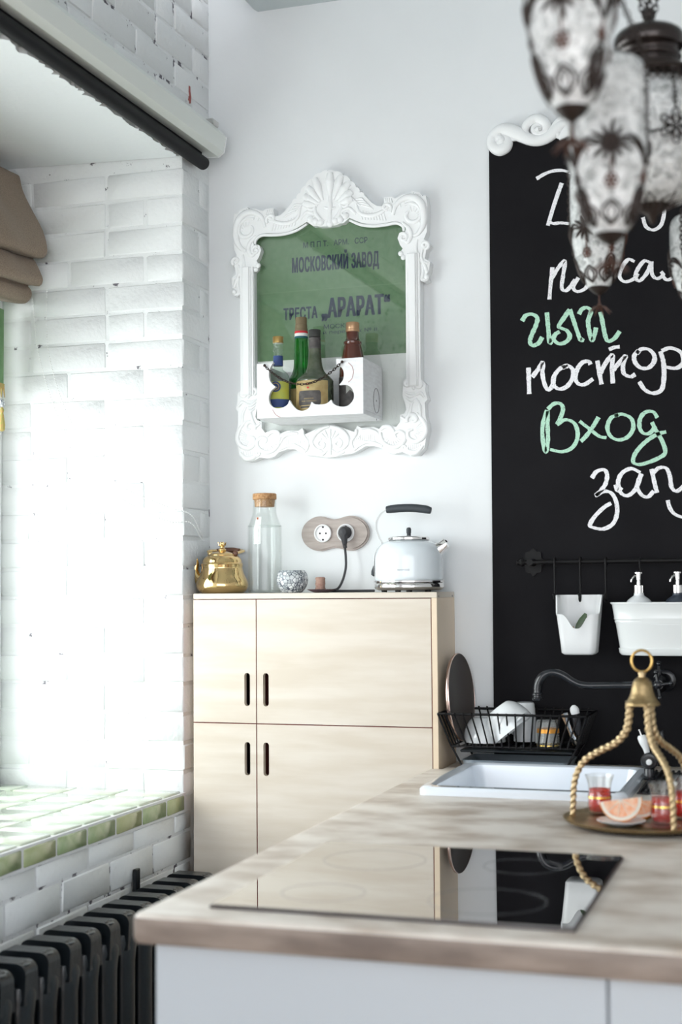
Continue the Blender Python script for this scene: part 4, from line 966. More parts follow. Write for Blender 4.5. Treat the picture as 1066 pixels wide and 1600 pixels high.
# --- mosaic cup, saucer with burnt stub
ux, uy = -1.4405, 3.945
o = obj('mosaic_cup', MB().lathe([(.0, .002), (.026, .0)]+smooth_prof([(.030, .002), (.041, .016), (.0465, .034), (.0455, .050), (.040, .062), (.037, .066)])+[(.0345, .0655)]+smooth_prof([(.037, .060), (.042, .048), (.0425, .034), (.037, .016), (.025, .006)])+[(0, .005)], (ux, uy, CT), 48), 'mosaic_glass', smooth=50, loc=(ux, uy, CT)); tag(o, 'small rounded grey mosaic glass cup between carafe and dark saucer', 'cup')
vx, vy = -1.349, 3.945
o = obj('saucer', MB().lathe([(.0, .001), (.018, .0), (.024, .001), (.041, .008), (.0425, .010), (.040, .0100), (.024, .0042), (0, .004)], (vx, vy, CT), 36), 'saucer_dark', smooth=50, loc=(vx, vy, CT)); tag(o, 'flat dark saucer holding a brown stub beside the cord', 'saucer')
m = MB()
m.lathe(smooth_prof([(.0, .0045), (.0145, .0046), (.0148, .014), (.0142, .020), (.0152, .026), (.0140, .034), (.0148, .042), (.011, .0455)])+[(0, .0455)], (vx-.004, vy, CT), 12, 1., .8)
rr = random.Random(3); m.v = [p+Vector((rr.uniform(-.0011, .0011), rr.uniform(-.001, .001), rr.uniform(-.0005, .0005) if p.z > CT+.008 else 0)) for p in m.v]
o = obj('incense_stub', m, 'stub_brown', smooth=60, loc=(vx, vy, CT)); tag(o, 'brown crumbly stub standing on the dark saucer', 'incense')
# --- electric kettle
kx, ky = -1.085, 3.952
kt = thing('electric_kettle', 'pale blue white dome kettle with dark grip and chrome base', 'kettle', (kx, ky, CT))
def KL(prof, n=56): return MB().lathe(prof, (kx, ky, CT), n)
obj('base', KL([(.0, .005), (.088, .005), (.096, .008), (.1005, .014), (.1005, .022), (.098, .026), (0, .026)]), 'chrome', kt)
obj('band', KL([(.093, .0262), (.1020, .028), (.1020, .032), (.0985, .034), (0, .034)]), 'chrome', kt)
obj('body', KL([(.0, .0342), (.0975, .0342)]+smooth_prof([(.0985, .036), (.0985, .085), (.0965, .108), (.090, .126), (.077, .140), (.060, .147)])+[(0, .147)]), 'enamel_white', kt, smooth=50)
ld = obj('lid', KL([(.0, .1472), (.0575, .1472), (.060, .150), (.060, .155), (.056, .1585), (.045, .160), (.0, .161)]), 'chrome', kt)
obj('knob', KL([(.0, .1605), (.0065, .1605), (.0055, .167), (.0068, .170), (.0072, .180), (.005, .185), (0, .186)], 20), 'grip_dark', ld)
sp = [(kx+.075, ky, CT+.112), (kx+.100, ky, CT+.129), (kx+.1125, ky, CT+.1385)]
obj('spout', MB().tube(sp, [.024, .0175, .0165], 20, up=(0, 1, 0), ratio=.9).xf(0, lambda p: p if p.x < kx+.106 else (p.x+.35*(p.z-(CT+.138)), p.y, p.z)), 'chrome', kt)
st = spline([(kx-.0995, ky, CT+.038), (kx-.1025, ky, CT+.060), (kx-.1010, ky, CT+.100), (kx-.094, ky, CT+.122), (kx-.079, ky, CT+.140), (kx-.088, ky, CT+.158), (kx-.096, ky, CT+.182), (kx-.095, ky, CT+.205), (kx-.084, ky, CT+.225), (kx-.070, ky, CT+.236), (kx-.062, ky, CT+.2385)], 5)
obj('handle', MB().tube(st, [.0016, .0016], 10, up=(1, 0, .01), ratio=1.).xf(0, lambda p: (p.x, ky+(p.y-ky)*6.5, p.z)), 'chrome', kt)
gpth = spline([(kx-.066, ky, CT+.2385), (kx-.03, ky, CT+.2415), (kx+.01, ky, CT+.2415), (kx+.045, ky, CT+.2375), (kx+.066, ky, CT+.2325)], 5)
obj('grip', MB().tube(gpth, [.0100]+[.0118]*9+[.011, .0095], 14), 'grip_dark', kt, 'dark soft grip')
obj('switch', MB().tube([(kx-.1035, ky, CT+.076), (kx-.108, ky, CT+.060), (kx-.1085, ky, CT+.052), (kx-.105, ky, CT+.047)], [.004, .006, .006, .003], 8), 'grip_dark', kt)
for a in (-100, -75, -30, 60, 180): obj('foot', MB().lathe([(0, .0), (.008, .0), (.009, .006), (0, .006)], (kx+.075*cos(radians(a)), ky+.075*sin(radians(a)), CT), 12), 'rubber_black', kt)
m = MB(); print_text(m, 'KENWOOD', lambda u, v: (kx+.0988*cos(radians(-84)+(u-.5)*.034/.0985), ky+.0988*sin(radians(-84)+(u-.5)*.034/.0985), CT+.060+v*.0052), spacing=1.15)
obj('lettering', m, 'print_dark', kt, 'small dark lettering', smooth=0)

# ================================================================== CHALKBOARD
YBD = 4.050
bd = thing('chalkboard', 'tall black chalkboard with handwritten words and white carved top', 'chalkboard', (-.2, D, 1.8))
bz0 = ZC+.0015
brd = [wxz(764, 232, YBD), (-.865, bz0), (1.2, bz0), (1.2, 2.62)]+[wxz(*p, YBD) for p in [(1066, 225), (960, 215), (900, 205), (860, 212), (840, 220), (825, 224), (808, 218), (797, 214), (790, 216), (780, 228)]]
obj('board', MB().plate(brd, [], XZ, D-.0005, YBD), 'board_black', bd, smooth=0)
def oxz(a, b): return wxz(750+a/7.107, 170+b/7.107, YBD-.012)
m = MB()
def orn(P, w, h=.55, cr=6, n=12):
    Q = [Vector((p.x, YBD-.004, p.y)) for p in spline([(*oxz(a, b), 0) for a, b in P], cr)]; m.tube(Q, w, n, up=(0, -1, 0), ratio=h)
orn([(270, 300), (300, 350), (280, 410), (220, 440), (160, 420), (125, 370), (130, 300), (180, 245), (260, 220), (340, 235), (430, 270), (520, 320), (620, 345), (720, 320), (800, 265), (860, 205), (910, 165), (990, 140)], [.010, .016, .020, .021, .018, .015, .013, .015, .019, .021, .020, .018, .017, .018, .019, .018, .016, .012], .7)
orn([(205, 400), (235, 350), (210, 320), (180, 340)], [.012, .015, .012, .006], 1.)
orn([(520, 300), (495, 230), (530, 150), (610, 100), (690, 120), (735, 180), (720, 250), (660, 275), (600, 250), (590, 200), (640, 165), (690, 190)], [.010, .012, .014, .015, .015, .013, .011, .009, .008, .007, .005], .85)
orn([(620, 250), (650, 225), (660, 240)], [.010, .012, .006], 1.2); orn([(240, 220), (215, 290)], [.006, .010], 1.)
orn([(740, 260), (800, 215), (850, 150), (900, 110), (980, 90)], [.008, .010, .010, .010], .9); orn([(840, 240), (860, 280), (872, 318)], [.014, .012, .005], .8)
P_ = [wxz(*p, YBD-.012) for p in [(765, 233), (772, 239), (783, 235), (790, 222), (806, 219), (822, 225), (838, 226), (852, 220), (867, 210), (874, 218), (900, 207), (960, 217), (1066, 227), (1066, 195), (960, 185), (900, 180), (876, 192), (860, 205), (838, 214), (815, 208), (796, 201), (776, 206), (764, 222)]]
k = m.n(); b_ = MB().plate(P_, [], XZ, YBD-.0002, YBD-.010)
obj('carved_scroll', m, 'plaster_white', bd, 'white carved scroll along the top', smooth=60, kind='thing' if 0 else None)
obj('carved_base', b_, 'plaster_white', bd, smooth=30)
def strokes(name, S_, ox, oy, s, material, w=.0058):
    m = MB(); rr = random.Random(name)
    for i, st in enumerate(S_):
        Q = spline([(*wxz(ox+a/s, oy+b/s, YBD), 0) for a, b in st], 6); N = len(Q)
        Lf = []; Rt = []
        for j, p in enumerate(Q):
            t = (Q[min(j+1, N-1)]-Q[max(j-1, 0)]); t.normalize(); nn = Vector((-t.y, t.x, 0))
            ww = w*(.62+.38*abs(sin(math.atan2(t.y, t.x)+.35)))*(1+rr.uniform(-.12, .12))
            Lf.append(p+nn*ww/1.0); Rt.append(p-nn*ww/1.0)
        V = []; yy = YBD-.0004-.00012*i
        for a, b in zip(Lf, Rt): V += [(a.x, yy, a.y), (b.x, yy, b.y)]
        m.add(V, [(2*j, 2*j+1, 2*j+3, 2*j+2) for j in range(N-1)])
    return obj(name, m, material, bd, smooth=0, recalc=False)
A3 = (740, 0, 3.077); A4 = (760, 440, 3.484)
strokes('chalk_word', [[(303, 860), (340, 838), (385, 822), (440, 822), (490, 850), (505, 920), (500, 1000), (490, 1080)], [(425, 880), (405, 935), (380, 1010), (358, 1085)], [(358, 1062), (385, 1075), (420, 1072), (470, 1076), (520, 1070)],
    [(920, 985), (915, 1040), (900, 1085), (865, 1106), (830, 1090), (815, 1045)], [(945, 962), (985, 950)], [(560, 940), (530, 990), (560, 1040), (600, 1000), (560, 940)], [(640, 940), (630, 1000), (640, 1060), (660, 1090), (700, 950)]], *A3, 'chalk_white')
strokes('chalk_word', [[(380, 1285), (372, 1360), (365, 1440)], [(372, 1345), (410, 1285), (440, 1255), (432, 1320), (425, 1385), (450, 1395), (490, 1345)], [(505, 1335), (480, 1380), (500, 1402), (540, 1385), (560, 1340)],
    [(775, 1258), (745, 1248), (715, 1285), (703, 1330), (728, 1355), (770, 1342), (790, 1315)], [(850, 1262), (820, 1256), (787, 1300), (780, 1335), (800, 1350), (835, 1312), (856, 1258)], [(856, 1258), (860, 1320), (885, 1340), (912, 1322), (902, 1306)], [(905, 1320), (930, 1346), (965, 1330), (990, 1290), (1010, 1330), (1030, 1345)]], *A3, 'chalk_white')
strokes('chalk_word', [[(195, 215), (215, 185), (250, 178), (278, 198), (270, 240), (250, 285), (238, 325), (252, 348), (285, 335), (305, 302)], [(330, 168), (335, 225), (340, 280), (347, 335), (358, 312)], [(455, 152), (425, 195), (395, 242), (412, 255), (440, 268), (455, 300), (432, 330), (395, 338), (368, 315), (376, 288), (400, 272)], [(455, 152), (475, 210), (495, 270), (515, 320), (528, 308)],
    [(505, 178), (520, 152), (548, 142), (570, 162), (555, 215), (562, 275), (575, 322), (590, 290), (598, 250)], [(622, 165), (635, 230), (648, 295), (665, 325), (700, 308), (727, 270)]], *A4, 'chalk_green', .0066)
strokes('chalk_word', [[(230, 468), (232, 540), (234, 612)], [(250, 520), (285, 475), (308, 440), (306, 495), (315, 550), (335, 588), (360, 568), (368, 530)], [(445, 462), (405, 472), (370, 515), (368, 562), (398, 585), (440, 570), (470, 525), (470, 478), (440, 456), (415, 470)], [(568, 452), (558, 435), (525, 440), (497, 475), (485, 522), (500, 555), (535, 560), (582, 530)],
    [(605, 430), (615, 490), (628, 560)], [(622, 500), (650, 445), (688, 400), (685, 470), (690, 555)], [(692, 482), (730, 435), (760, 405), (745, 455), (750, 500), (785, 518), (812, 505)], [(668, 370), (700, 358), (727, 355)],
    [(830, 375), (806, 405), (812, 442), (842, 470), (882, 470), (912, 440), (915, 402), (885, 370), (845, 368), (820, 392)], [(948, 380), (965, 440), (968, 520), (955, 588), (910, 608), (865, 590), (833, 545)], [(955, 378), (1000, 362), (1050, 378), (1072, 410), (1068, 450), (1030, 472), (975, 465)], [(1110, 380), (1100, 440), (1110, 500)]], *A4, 'chalk_white', .0066)
strokes('chalk_word', [[(332, 700), (308, 780), (308, 860), (325, 930), (336, 860), (334, 780), (335, 705)], [(335, 695), (368, 666), (402, 664), (418, 690), (408, 732), (385, 778)], [(385, 778), (430, 752), (478, 770), (498, 820), (490, 872), (460, 910), (410, 926), (348, 914)], [(508, 760), (560, 800), (615, 842), (655, 850)], [(612, 738), (580, 792), (545, 840), (515, 870)],
    [(720, 726), (680, 742), (660, 792), (676, 840), (720, 862), (770, 846), (800, 800), (790, 746), (740, 722), (698, 732)], [(932, 742), (910, 710), (870, 710), (840, 742), (835, 792), (855, 825), (890, 825), (922, 788)], [(902, 765), (925, 812), (958, 868), (975, 930), (940, 960), (880, 985), (830, 996), (800, 980), (815, 930), (868, 872), (930, 832), (980, 818)]], *A4, 'chalk_green', .0062)
strokes('chalk_word', [[(575, 1070), (600, 1035), (640, 1024), (658, 1050), (650, 1100), (622, 1140), (595, 1166), (640, 1142), (682, 1152), (708, 1200), (712, 1262), (690, 1318), (640, 1346), (590, 1341), (565, 1325), (590, 1280), (640, 1230), (680, 1206)], [(840, 1040), (790, 1018), (740, 1042), (718, 1092), (732, 1148), (770, 1165), (812, 1130), (845, 1048)], [(845, 1045), (822, 1112), (845, 1160), (880, 1172), (912, 1140)], [(703, 1105), (716, 1140), (738, 1120)],
    [(900, 1020), (915, 1090), (930, 1150)], [(905, 1045), (940, 1015), (980, 1016), (1000, 1060), (1010, 1120), (1040, 1140), (1090, 1100)], [(988, 1190), (1000, 1232), (1030, 1268), (1090, 1290)]], *A4, 'chalk_white', .0062)

# --- wall rail with hooks
RYc = 3.992; rz = 1.4695
rl = thing('wall_rail', 'black metal kitchen rail with a rosette end on the chalkboard', 'rail', (-.5, YBD, rz))
obj('bar', MB().tube([(-.765, RYc, rz), (.9, RYc, rz)], .0062, 12), 'rail_black', rl)
m = MB(); m.lathe([(0, 0), (.009, .001), (.0125, .008), (.008, .014), (.006, .017)], (0, 0, 0), 16).xf(0, lambda p: (-.757-p.z*1., RYc+p.x, rz+p.y)); m.ell((-.776, RYc, rz), (.005, .0075, .0075), 10, 8)
obj('end_knob', m, 'rail_black', rl)
m = MB(); pet = []
for k in range(32): a = 2*pi*k/32; r = .030*(1+.10*cos(8*a)); pet.append((-.742+r*cos(a)*.95, rz+.001+r*sin(a)*1.22))
m.plate(pet, [], XZ, YBD-.0005, YBD-.006); obj('rosette', m, 'rail_black', rl, smooth=30)
obj('post', MB().lathe([(.011, 0), (.008, .012), (.007, .04), (.010, .048), (.0095, .058)], (0, 0, 0), 14).xf(0, lambda p: (-.742+p.x, YBD-.006-p.z, rz+p.y)), 'rail_black', rl)
obj('post', MB().lathe([(.011, 0), (.008, .012), (.007, .055)], (0, 0, 0), 14).xf(0, lambda p: (.70+p.x, YBD-.0005-p.z, rz+p.y)), 'rail_black', rl)
def hook(x, label):
    yq = RYc-.0
    P = [(x, yq+.0095, rz-.012), (x, yq+.0100, rz+.003), (x, yq+.004, rz+.0105), (x, yq-.006, rz+.0100), (x, yq-.0112, rz+.0), (x, yq-.0115, rz-.04), (x, yq-.0115, rz-.088), (x, yq-.013, rz-.103), (x, yq-.022, rz-.110), (x, yq-.031, rz-.104), (x, yq-.032, rz-.094)]
    o = obj('hook', MB().tube(spline(P, 5), .0030, 8).ell((x, yq-.032, rz-.092), .0046, 8, 6), 'rail_black', loc=(x, yq, rz), smooth=60); tag(o, label, 'hook', 'hooks on the black rail')
hook(-.6705, 'black metal hook on the rail nearest its rosette end, empty'); hook(-.599, 'black metal hook on the rail carrying the notched white bin'); hook(-.5285, 'black metal hook on the rail just left of the soap tub')
# --- notched white bin
bnx, bny = -.599, 3.955
bn = thing('utensil_bin', 'small white bin with a notched front hanging from a rail hook', 'bin', (bnx, bny, 1.215))
def bin_mesh():
    levels = [(0, .040, .034, 1.213), (.0, .047, .040, 1.2185), (0, .050, .042, 1.25), (0, .062, .052, 1.372), (0, .064, .054, 1.377), (0, .060, .050, 1.377), (0, .058, .049, 1.37), (0, .046, .039, 1.25), (0, .043, .036, 1.222)]
    m = MB(); V = []; n = 0
    for i, (_, a, b, z) in enumerate(levels):
        l = rrect(-a, a, -b, b, min(a, b)*.42, 8); l = [q for i_ in range(len(l)) for q in ([l[i_]] if (Vector(l[i_])-Vector(l[(i_+1) % len(l)])).length < .02 else [tuple(Vector(l[i_]).lerp(Vector(l[(i_+1) % len(l)]), t_/12)) for t_ in range(12)])]; n = len(l)
        for (x, y) in l:
            zz = z
            if 3 <= i <= 6:
                f = max(0, min(1, (-y-.004)/.030)); drop = f*.052
                if y < -b*.55: drop += .040*math.exp(-abs((x+.001)/.027)**3)
                zz = z-drop
                if i in (3, 6) and drop > 0: zz = z-drop
                sc_ = 1-.14*(drop/.095)*.9
                V.append((bnx+x*sc_, bny+y*sc_-.002, zz)); continue
            V.append((bnx+x, bny+y, zz))
    F = []
    for i in range(len(levels)-1):
        for k in range(n): F.append((i*n+k, i*n+(k+1) % n, (i+1)*n+(k+1) % n, (i+1)*n+k))
    F.append(tuple(reversed(range(n)))); F.append(tuple(range((len(levels)-1)*n, len(levels)*n)))
    return m.add(V, F)
obj('body', bin_mesh(), 'plastic_white', bn, smooth=50)
m = MB(); lp = spline([(bnx-.008, bny-.030, 1.255), (bnx+.006, bny-.024, 1.290), (bnx+.020, bny-.018, 1.326)], 6)
m.tube(lp, [.003, .011, .0145, .012, .004], 10, up=(0, 1, .2), ratio=.18); o = obj('leaf_spoon', m, 'leaf_green', smooth=60); tag(o, 'dark green leaf shaped spoon sticking out of the white bin', 'spoon')
m = MB(); m.tube([(bnx-.008, bny-.034, 1.255), (bnx-.014, bny-.033, 1.29)], [.002, .0055, .004], 8, up=(0, 1, 0), ratio=.3); o = obj('wooden_spoon', m, 'spoon_wood', smooth=60); tag(o, 'tip of a pale wooden spoon in the notch of the white bin', 'spoon')
# --- oval enamel tub with soap bottles
ox, oy, oz = -.335, 3.955, 1.213
tb_ = thing('soap_tub', 'cream enamel oval tub with soap pumps below the black rail', 'tub', (ox, oy, oz))
def oval(a, b, n=56): return [(a*(1 if cos(t) >= 0 else -1)*abs(cos(t))**.62, b*(1 if sin(t) >= 0 else -1)*abs(sin(t))**.85) for t in [2*pi*k/n for k in range(n)]]
m = MB(); V = []; lv = [(.150, .052, .0), (.156, .056, .006), (.158, .057, .018), (.1545, .0545, .020), (.1645, .062, .085), (.1675, .0645, .090), (.1665, .064, .094), (.1695, .0665, .098), (.1685, .066, .102), (.1735, .070, .136), (.178, .0735, .140), (.178, .0735, .143), (.173, .069, .142), (.166, .064, .10), (.150, .052, .008)]
for a, b, z in lv: V += [(ox+x, oy+y, oz+z) for x, y in oval(a, b)]
F = [(i*56+k, i*56+(k+1) % 56, (i+1)*56+(k+1) % 56, (i+1)*56+k) for i in range(len(lv)-1) for k in range(56)]
F += [tuple(reversed(range(56))), tuple(range((len(lv)-1)*56, len(lv)*56))]
obj('body', m.add(V, F), 'enamel_cream', tb_, smooth=40)
hk = MB(); 
for xx in (-.10, .10): hk.tube(spline([(ox+xx, oy+.062, oz+.12), (ox+xx, RYc+.008, rz-.06), (ox+xx, RYc+.0092, rz), (ox+xx, RYc-.001, rz+.0088), (ox+xx, RYc-.0095, rz), (ox+xx, RYc-.009, rz-.02)], 5), .0022, 8)
obj('hanger', hk, 'rail_black', tb_, kind='stuff')
def soap(x, y, z, label, mt):
    t = thing('soap_dispenser', label, 'soap bottle', (x, y, z), 'soap pumps in the cream tub')
    obj('bottle', MB().lathe([(.0, .001), (.026, .0)]+smooth_prof([(.033, .004), (.038, .03), (.039, .115), (.037, .130), (.030, .141), (.020, .149), (.0145, .153), (.0135, .160)])+[(0, .160)], (x, y, z), 36), mt, t, smooth=50)
    pm_ = obj('pump', MB().lathe([(.0, .160), (.0152, .160), (.0152, .1805), (.0135, .182), (.006, .1825), (.0058, .195), (.0075, .196), (.0075, .2120), (.0125, .213), (.0125, .2165), (0, .217)], (x, y, z), 24), 'chrome', t)
    obj('nozzle', MB().tube(spline([(x, y, z+.207), (x-.010, y-.004, z+.206), (x-.018, y-.007, z+.197), (x-.020, y-.008, z+.190)], 4), [.0045, .0035, .0028], 8), 'chrome', pm_)
soap(-.4365, 3.962, oz+.0082, 'white soap bottle with chrome pump standing in the cream tub', 'ceramic_white')
soap(-.332, 3.962, oz-.0+.0082, 'dark navy soap bottle with chrome pump standing in the cream tub', 'ceramic_navy')

# ================================================================== ON THE WORKTOP
# --- dish rack behind the sink
RX0, RX1, RYa, RYb = -.945, -.600, 3.864, 4.028
dr = thing('dish_rack', 'black wire dish rack on a steel tray behind the sink', 'dish rack', (-.77, 3.95, ZC))
zb_, zt_ = .962, 1.052; WR = .0024
def wire(name, P, r=WR, n=6, closed=False, m='rail_black'): return obj(name, MB().tube(P, r, n, closed=closed), m, dr, smooth=60)
e = .032
T = [(RX0-e, RYa-.022, zt_), (RX1+e, RYa-.022, zt_), (RX1+e, RYb+.012, zt_), (RX0-e, RYb+.012, zt_)]
B = [(RX0, RYa, zb_), (RX1, RYa, zb_), (RX1, RYb, zb_), (RX0, RYb, zb_)]
wire('top_rim', T, .0034, 8, True); wire('bottom_rim', B, .0030, 8, True)
for a, b in zip(T, B): wire('corner_wire', [a, b], .0030)
for i in range(1, 17):
    t = i/17; xt = T[0][0]+(T[1][0]-T[0][0])*t; xb = RX0+(RX1-RX0)*t
    wire('wire', spline([(xt, RYa-.026, zt_+.003), (xt+.002*0, RYa-.022, zt_-.006), (xb, RYa-.003, zb_+.012), (xb, RYa+.010, zb_-.002), (xb, RYb-.010, zb_-.002), (xb, RYb+.003, zb_+.012), (xt, RYb+.012, zt_), (xt, RYb+.014, zt_+.003)], 3))
for i in range(1, 6):
    t = i/6; yt = RYa-.022+(RYb-RYa+.034)*t; yb = RYa+(RYb-RYa)*t
    for xt, xb in ((T[0][0], RX0), (T[1][0], RX1)): wire('end_wire', [(xt, yt, zt_), (xb, yb, zb_)])
for x, s in ((RX0, 1), (RX1, -1)):
    for y in (RYa+.002, RYb-.002): wire('leg', [(x, y, zb_), (x+s*.028, y, ZC+.010), (x+s*.034, y, ZC+.0042)], .0030)
m = MB(); lv = [(-.912, -.630, 3.875, 4.024, ZC+.0006), (-.920, -.622, 3.871, 4.030, ZC+.024), (-.918, -.624, 3.8735, 4.0275, ZC+.024), (-.908, -.634, 3.880, 4.020, ZC+.004)]
V = []; n_ = 0
for a, b, c, d, z in lv: l = rrect(a, b, c, d, .014, 4); n_ = len(l); V += [(*p, z) for p in l]
F = [(i*n_+k, i*n_+(k+1) % n_, (i+1)*n_+(k+1) % n_, (i+1)*n_+k) for i in range(3) for k in range(n_)]+[tuple(reversed(range(n_))), tuple(range(3*n_, 4*n_))]
obj('drip_tray', m.add(V, F), 'tray_steel', dr, smooth=40)
m = MB().box(-.925, -.612, 3.880, 4.028, .944, .952, .003); obj('insert', m, 'iron_black', dr)
# dishes standing in it
zf = zb_+.0016
def rotm(ax, ay, az): return Matrix.Rotation(az, 3, 'Z') @ Matrix.Rotation(ay, 3, 'Y') @ Matrix.Rotation(ax, 3, 'X')
def placed(prof, c, R, n=40, sx=1., sy=1.):
    m = MB().lathe(prof, (0, 0, 0), n, sx, sy); c = Vector(c); return m.xf(0, lambda p: R @ p+c)
R_ = rotm(0, radians(86), radians(-8))
o = obj('round_tray', placed([(.0, .006), (.114, .006), (.118, .009), (.1215, .012), (.1225, .009), (.119, .004), (.112, .0), (0, .0)], (-.945, 3.948, 1.0905), R_, 56, 1.0, .81), 'lid_brown', smooth=50); tag(o, 'large round dark brown tray standing on edge in the dish rack', 'tray')
obj('rim', placed([(.1185, .0008), (.1232, .0055), (.1240, .0090), (.1222, .0125), (.1185, .0008)], (-.945, 3.948, 1.0905), R_, 56, 1.0, .81, ), 'rim_copper', o, 'coppery rim', smooth=50)
bowlp = smooth_prof([(.030, .066), (.036, .067), (.052, .052), (.064, .025), (.067, .0)])+[(.0645, .0)]+smooth_prof([(.061, .024), (.049, .048), (.034, .061)])+[(0, .061)]
bowlp = [(0, .066)]+bowlp
o = obj('bowl', placed([(p[0]*.9, p[1]) for p in bowlp], (-.877, 3.980, zf+.001), rotm(0, 0, 0), 48), 'ceramic_white', smooth=50); tag(o, 'white bowl upside down at the left of the dish rack', 'bowl', 'white bowls in the dish rack')
o = obj('bowl', placed([(p[0]*.96, p[1]*1.1) for p in bowlp], (-.777, 3.909, 1.0068), rotm(radians(0), radians(-38), 0), 48), 'ceramic_white', smooth=50); tag(o, 'white bowl with a square lug tilted on its rim in the dish rack', 'bowl', 'white bowls in the dish rack')
hb_ = [rotm(0, radians(-38), 0) @ Vector(p)+Vector((-.777, 3.909, 1.0068)) for p in ((.030, -.058, .012), (.052, -.060, .012), (.056, -.036, .012), (.058, -.022, .012))]
obj('lug', MB().tube(spline(hb_, 4), .0045, 8), 'ceramic_white', o, smooth=60)
def mug(name, label, c, R, r, h, mt='ceramic_white'):
    t = thing(name, label, 'mug', c, 'mugs in the dish rack')
    obj('body', placed([(.0, .003), (r*.80, .0), (r*.88, .004), (r, h*.4), (r*1.02, h), (r*.97, h), (r*.93, h*.4), (r*.78, .007), (0, .006)], c, R, 36), mt, t, smooth=50)
    hp = spline([(r*.97, 0, h*.82), (r*1.5, 0, h*.78), (r*1.62, 0, h*.45), (r*.98, 0, h*.2)], 6); cc = Vector(c)
    obj('handle', MB().tube([R @ p+cc for p in hp], .0062, 10), mt, t, smooth=60); return t
mug('mug', 'tall white mug upside down at the back of the dish rack', (-.765, 4.000, zf+.111), rotm(pi, 0, radians(150)), .032, .108)
mug('mug', 'white mug upside down beside the tilted bowl in the dish rack', (-.699, 3.966, zf+.066), rotm(pi, 0, radians(100)), .030, .063)
cx_, cy_ = -.682, 3.901
t = thing('glass_tumbler', 'small glass with an orange band upside down in the dish rack', 'glass', (cx_, cy_, zf))
obj('body', placed([(.0, .074), (.026, .074), (.029, .070), (.0315, .0), (.0300, .0), (.0275, .068), (0, .069)], (cx_, cy_, zf), rotm(0, 0, 0), 32), 'cup_glass', t, smooth=50)
obj('band', MB().lathe([(.0298, .038), (.0310, .038), (.0304, .049), (.0292, .049), (.0298, .038)], (cx_, cy_, zf), 32), 'gold_band', t, 'orange gilt band'); obj('rim_band', MB().lathe([(.0312, .003), (.0322, .003), (.0321, .006), (.0310, .006), (.0312, .003)], (cx_, cy_, zf), 32), 'gilt_band', t)
def utensil(name, label, P, r, mt, flat=1.):
    o = obj(name, MB().tube(spline(P, 6), r, 10, up=(0, 1, 0), ratio=flat), mt, smooth=60); tag(o, label, 'cutlery'); return o
o = thing('peeler', 'kitchen tool with white capped black handle in the dish rack', 'cutlery', (-.60, 3.93, zf))
obj('handle', MB().tube(spline([(-.602, 3.925, .995), (-.606, 3.922, 1.03), (-.609, 3.92, 1.052)], 5), [.006, .0105, .012, .0115], 12, up=(0, 1, 0), ratio=.6), 'rubber_black', o, smooth=60)
obj('handle_cap', MB().tube(spline([(-.609, 3.9198, 1.0525), (-.612, 3.918, 1.066), (-.614, 3.917, 1.076)], 5), [.0118, .0128, .011, .004], 12, up=(0, 1, 0), ratio=.62), 'plastic_white', o, 'white end cap', smooth=60)
obj('blade', MB().tube([(-.602, 3.925, .994), (-.612, 3.94, zf+.001)], [.005, .004], 8, up=(0, 1, 0), ratio=.3), 'chrome', o)
utensil('fork', 'steel fork leaning at the right end of the dish rack', [(-.636, 3.915, 1.055), (-.628, 3.92, 1.02), (-.618, 3.93, .985), (-.612, 3.94, zf+.003)], [.007, .005, .0035, .009, .008], 'chrome', .3)
utensil('wooden_spatula', 'brown wooden spatula leaning between glass and white capped tool', [(-.644, 3.93, 1.050), (-.630, 3.935, 1.015), (-.613, 3.94, zf+.004)], [.008, .0065, .007, .009], 'spoon_wood', .35)

# --- wall faucet
fz = 1.138; fy = 3.865
fc = thing('faucet', 'black wall mounted faucet with a long curved spout over the sink', 'faucet', (-.385, D, fz))
sp = spline([(-.386, fy+.03, fz+.001), (-.44, fy, fz-.001), (-.51, fy, fz-.003), (-.575, fy, fz-.004), (-.606, fy, fz+.006), (-.632, fy, fz+.022), (-.658, fy, fz+.030), (-.684, fy, fz+.023), (-.699, fy, fz+.002), (-.7025, fy, fz-.018)], 6)
obj('spout', MB().tube(sp, [.0098]*6+[.0105]*3+[.0120, .0125, .0125], 16), 'faucet_black', fc, smooth=60)
obj('nozzle', MB().lathe([(.0, .0), (.0135, .0), (.0150, .003), (.0150, .007), (.0128, .009), (.0128, .013), (.0145, .015), (.0145, .018), (.0120, .021), (.0115, .028)], (-.7026, fy, fz-.046), 24), 'faucet_black', fc)
def along_y(prof, x, y, z, n=24): return MB().lathe(prof, (0, 0, 0), n).xf(0, lambda p: (x+p.x, y-p.z, z+p.y))
obj('valve_body', along_y([(.020, .0), (.020, .04), (.0235, .05), (.0235, .14), (.020, .15), (.0165, .158), (.0165, .17), (.013, .178), (0, .179)], -.380, YBD-.007, fz), 'faucet_black', fc)
obj('wall_flange', along_y([(.0, .0), (.032, .0), (.031, .006), (.021, .010)], -.380, YBD-.0003, fz), 'faucet_black', fc)
m = MB(); m.ell((-.380, 3.856, fz), (.0115, .0095, .0115), 14, 10)
for a in (0, 90, 180, 270):
    ca, sa = cos(radians(a+8)), sin(radians(a+8)); m.tube([(-.380+.008*ca, 3.856, fz+.008*sa), (-.380+.030*ca, 3.856, fz+.030*sa)], [.0048, .0040], 8); m.ell((-.380+.034*ca, 3.856, fz+.034*sa), .0066, 10, 8)
obj('cross_handle', m, 'faucet_black', fc, smooth=60)
m = MB(); m.tube([(-.3815, 3.92, fz+.022), (-.3825, 3.915, fz+.048)], [.007, .005], 10); m.ell((-.3825, 3.915, fz+.053), .0072, 10, 8); obj('diverter', m, 'faucet_black', fc, smooth=60)

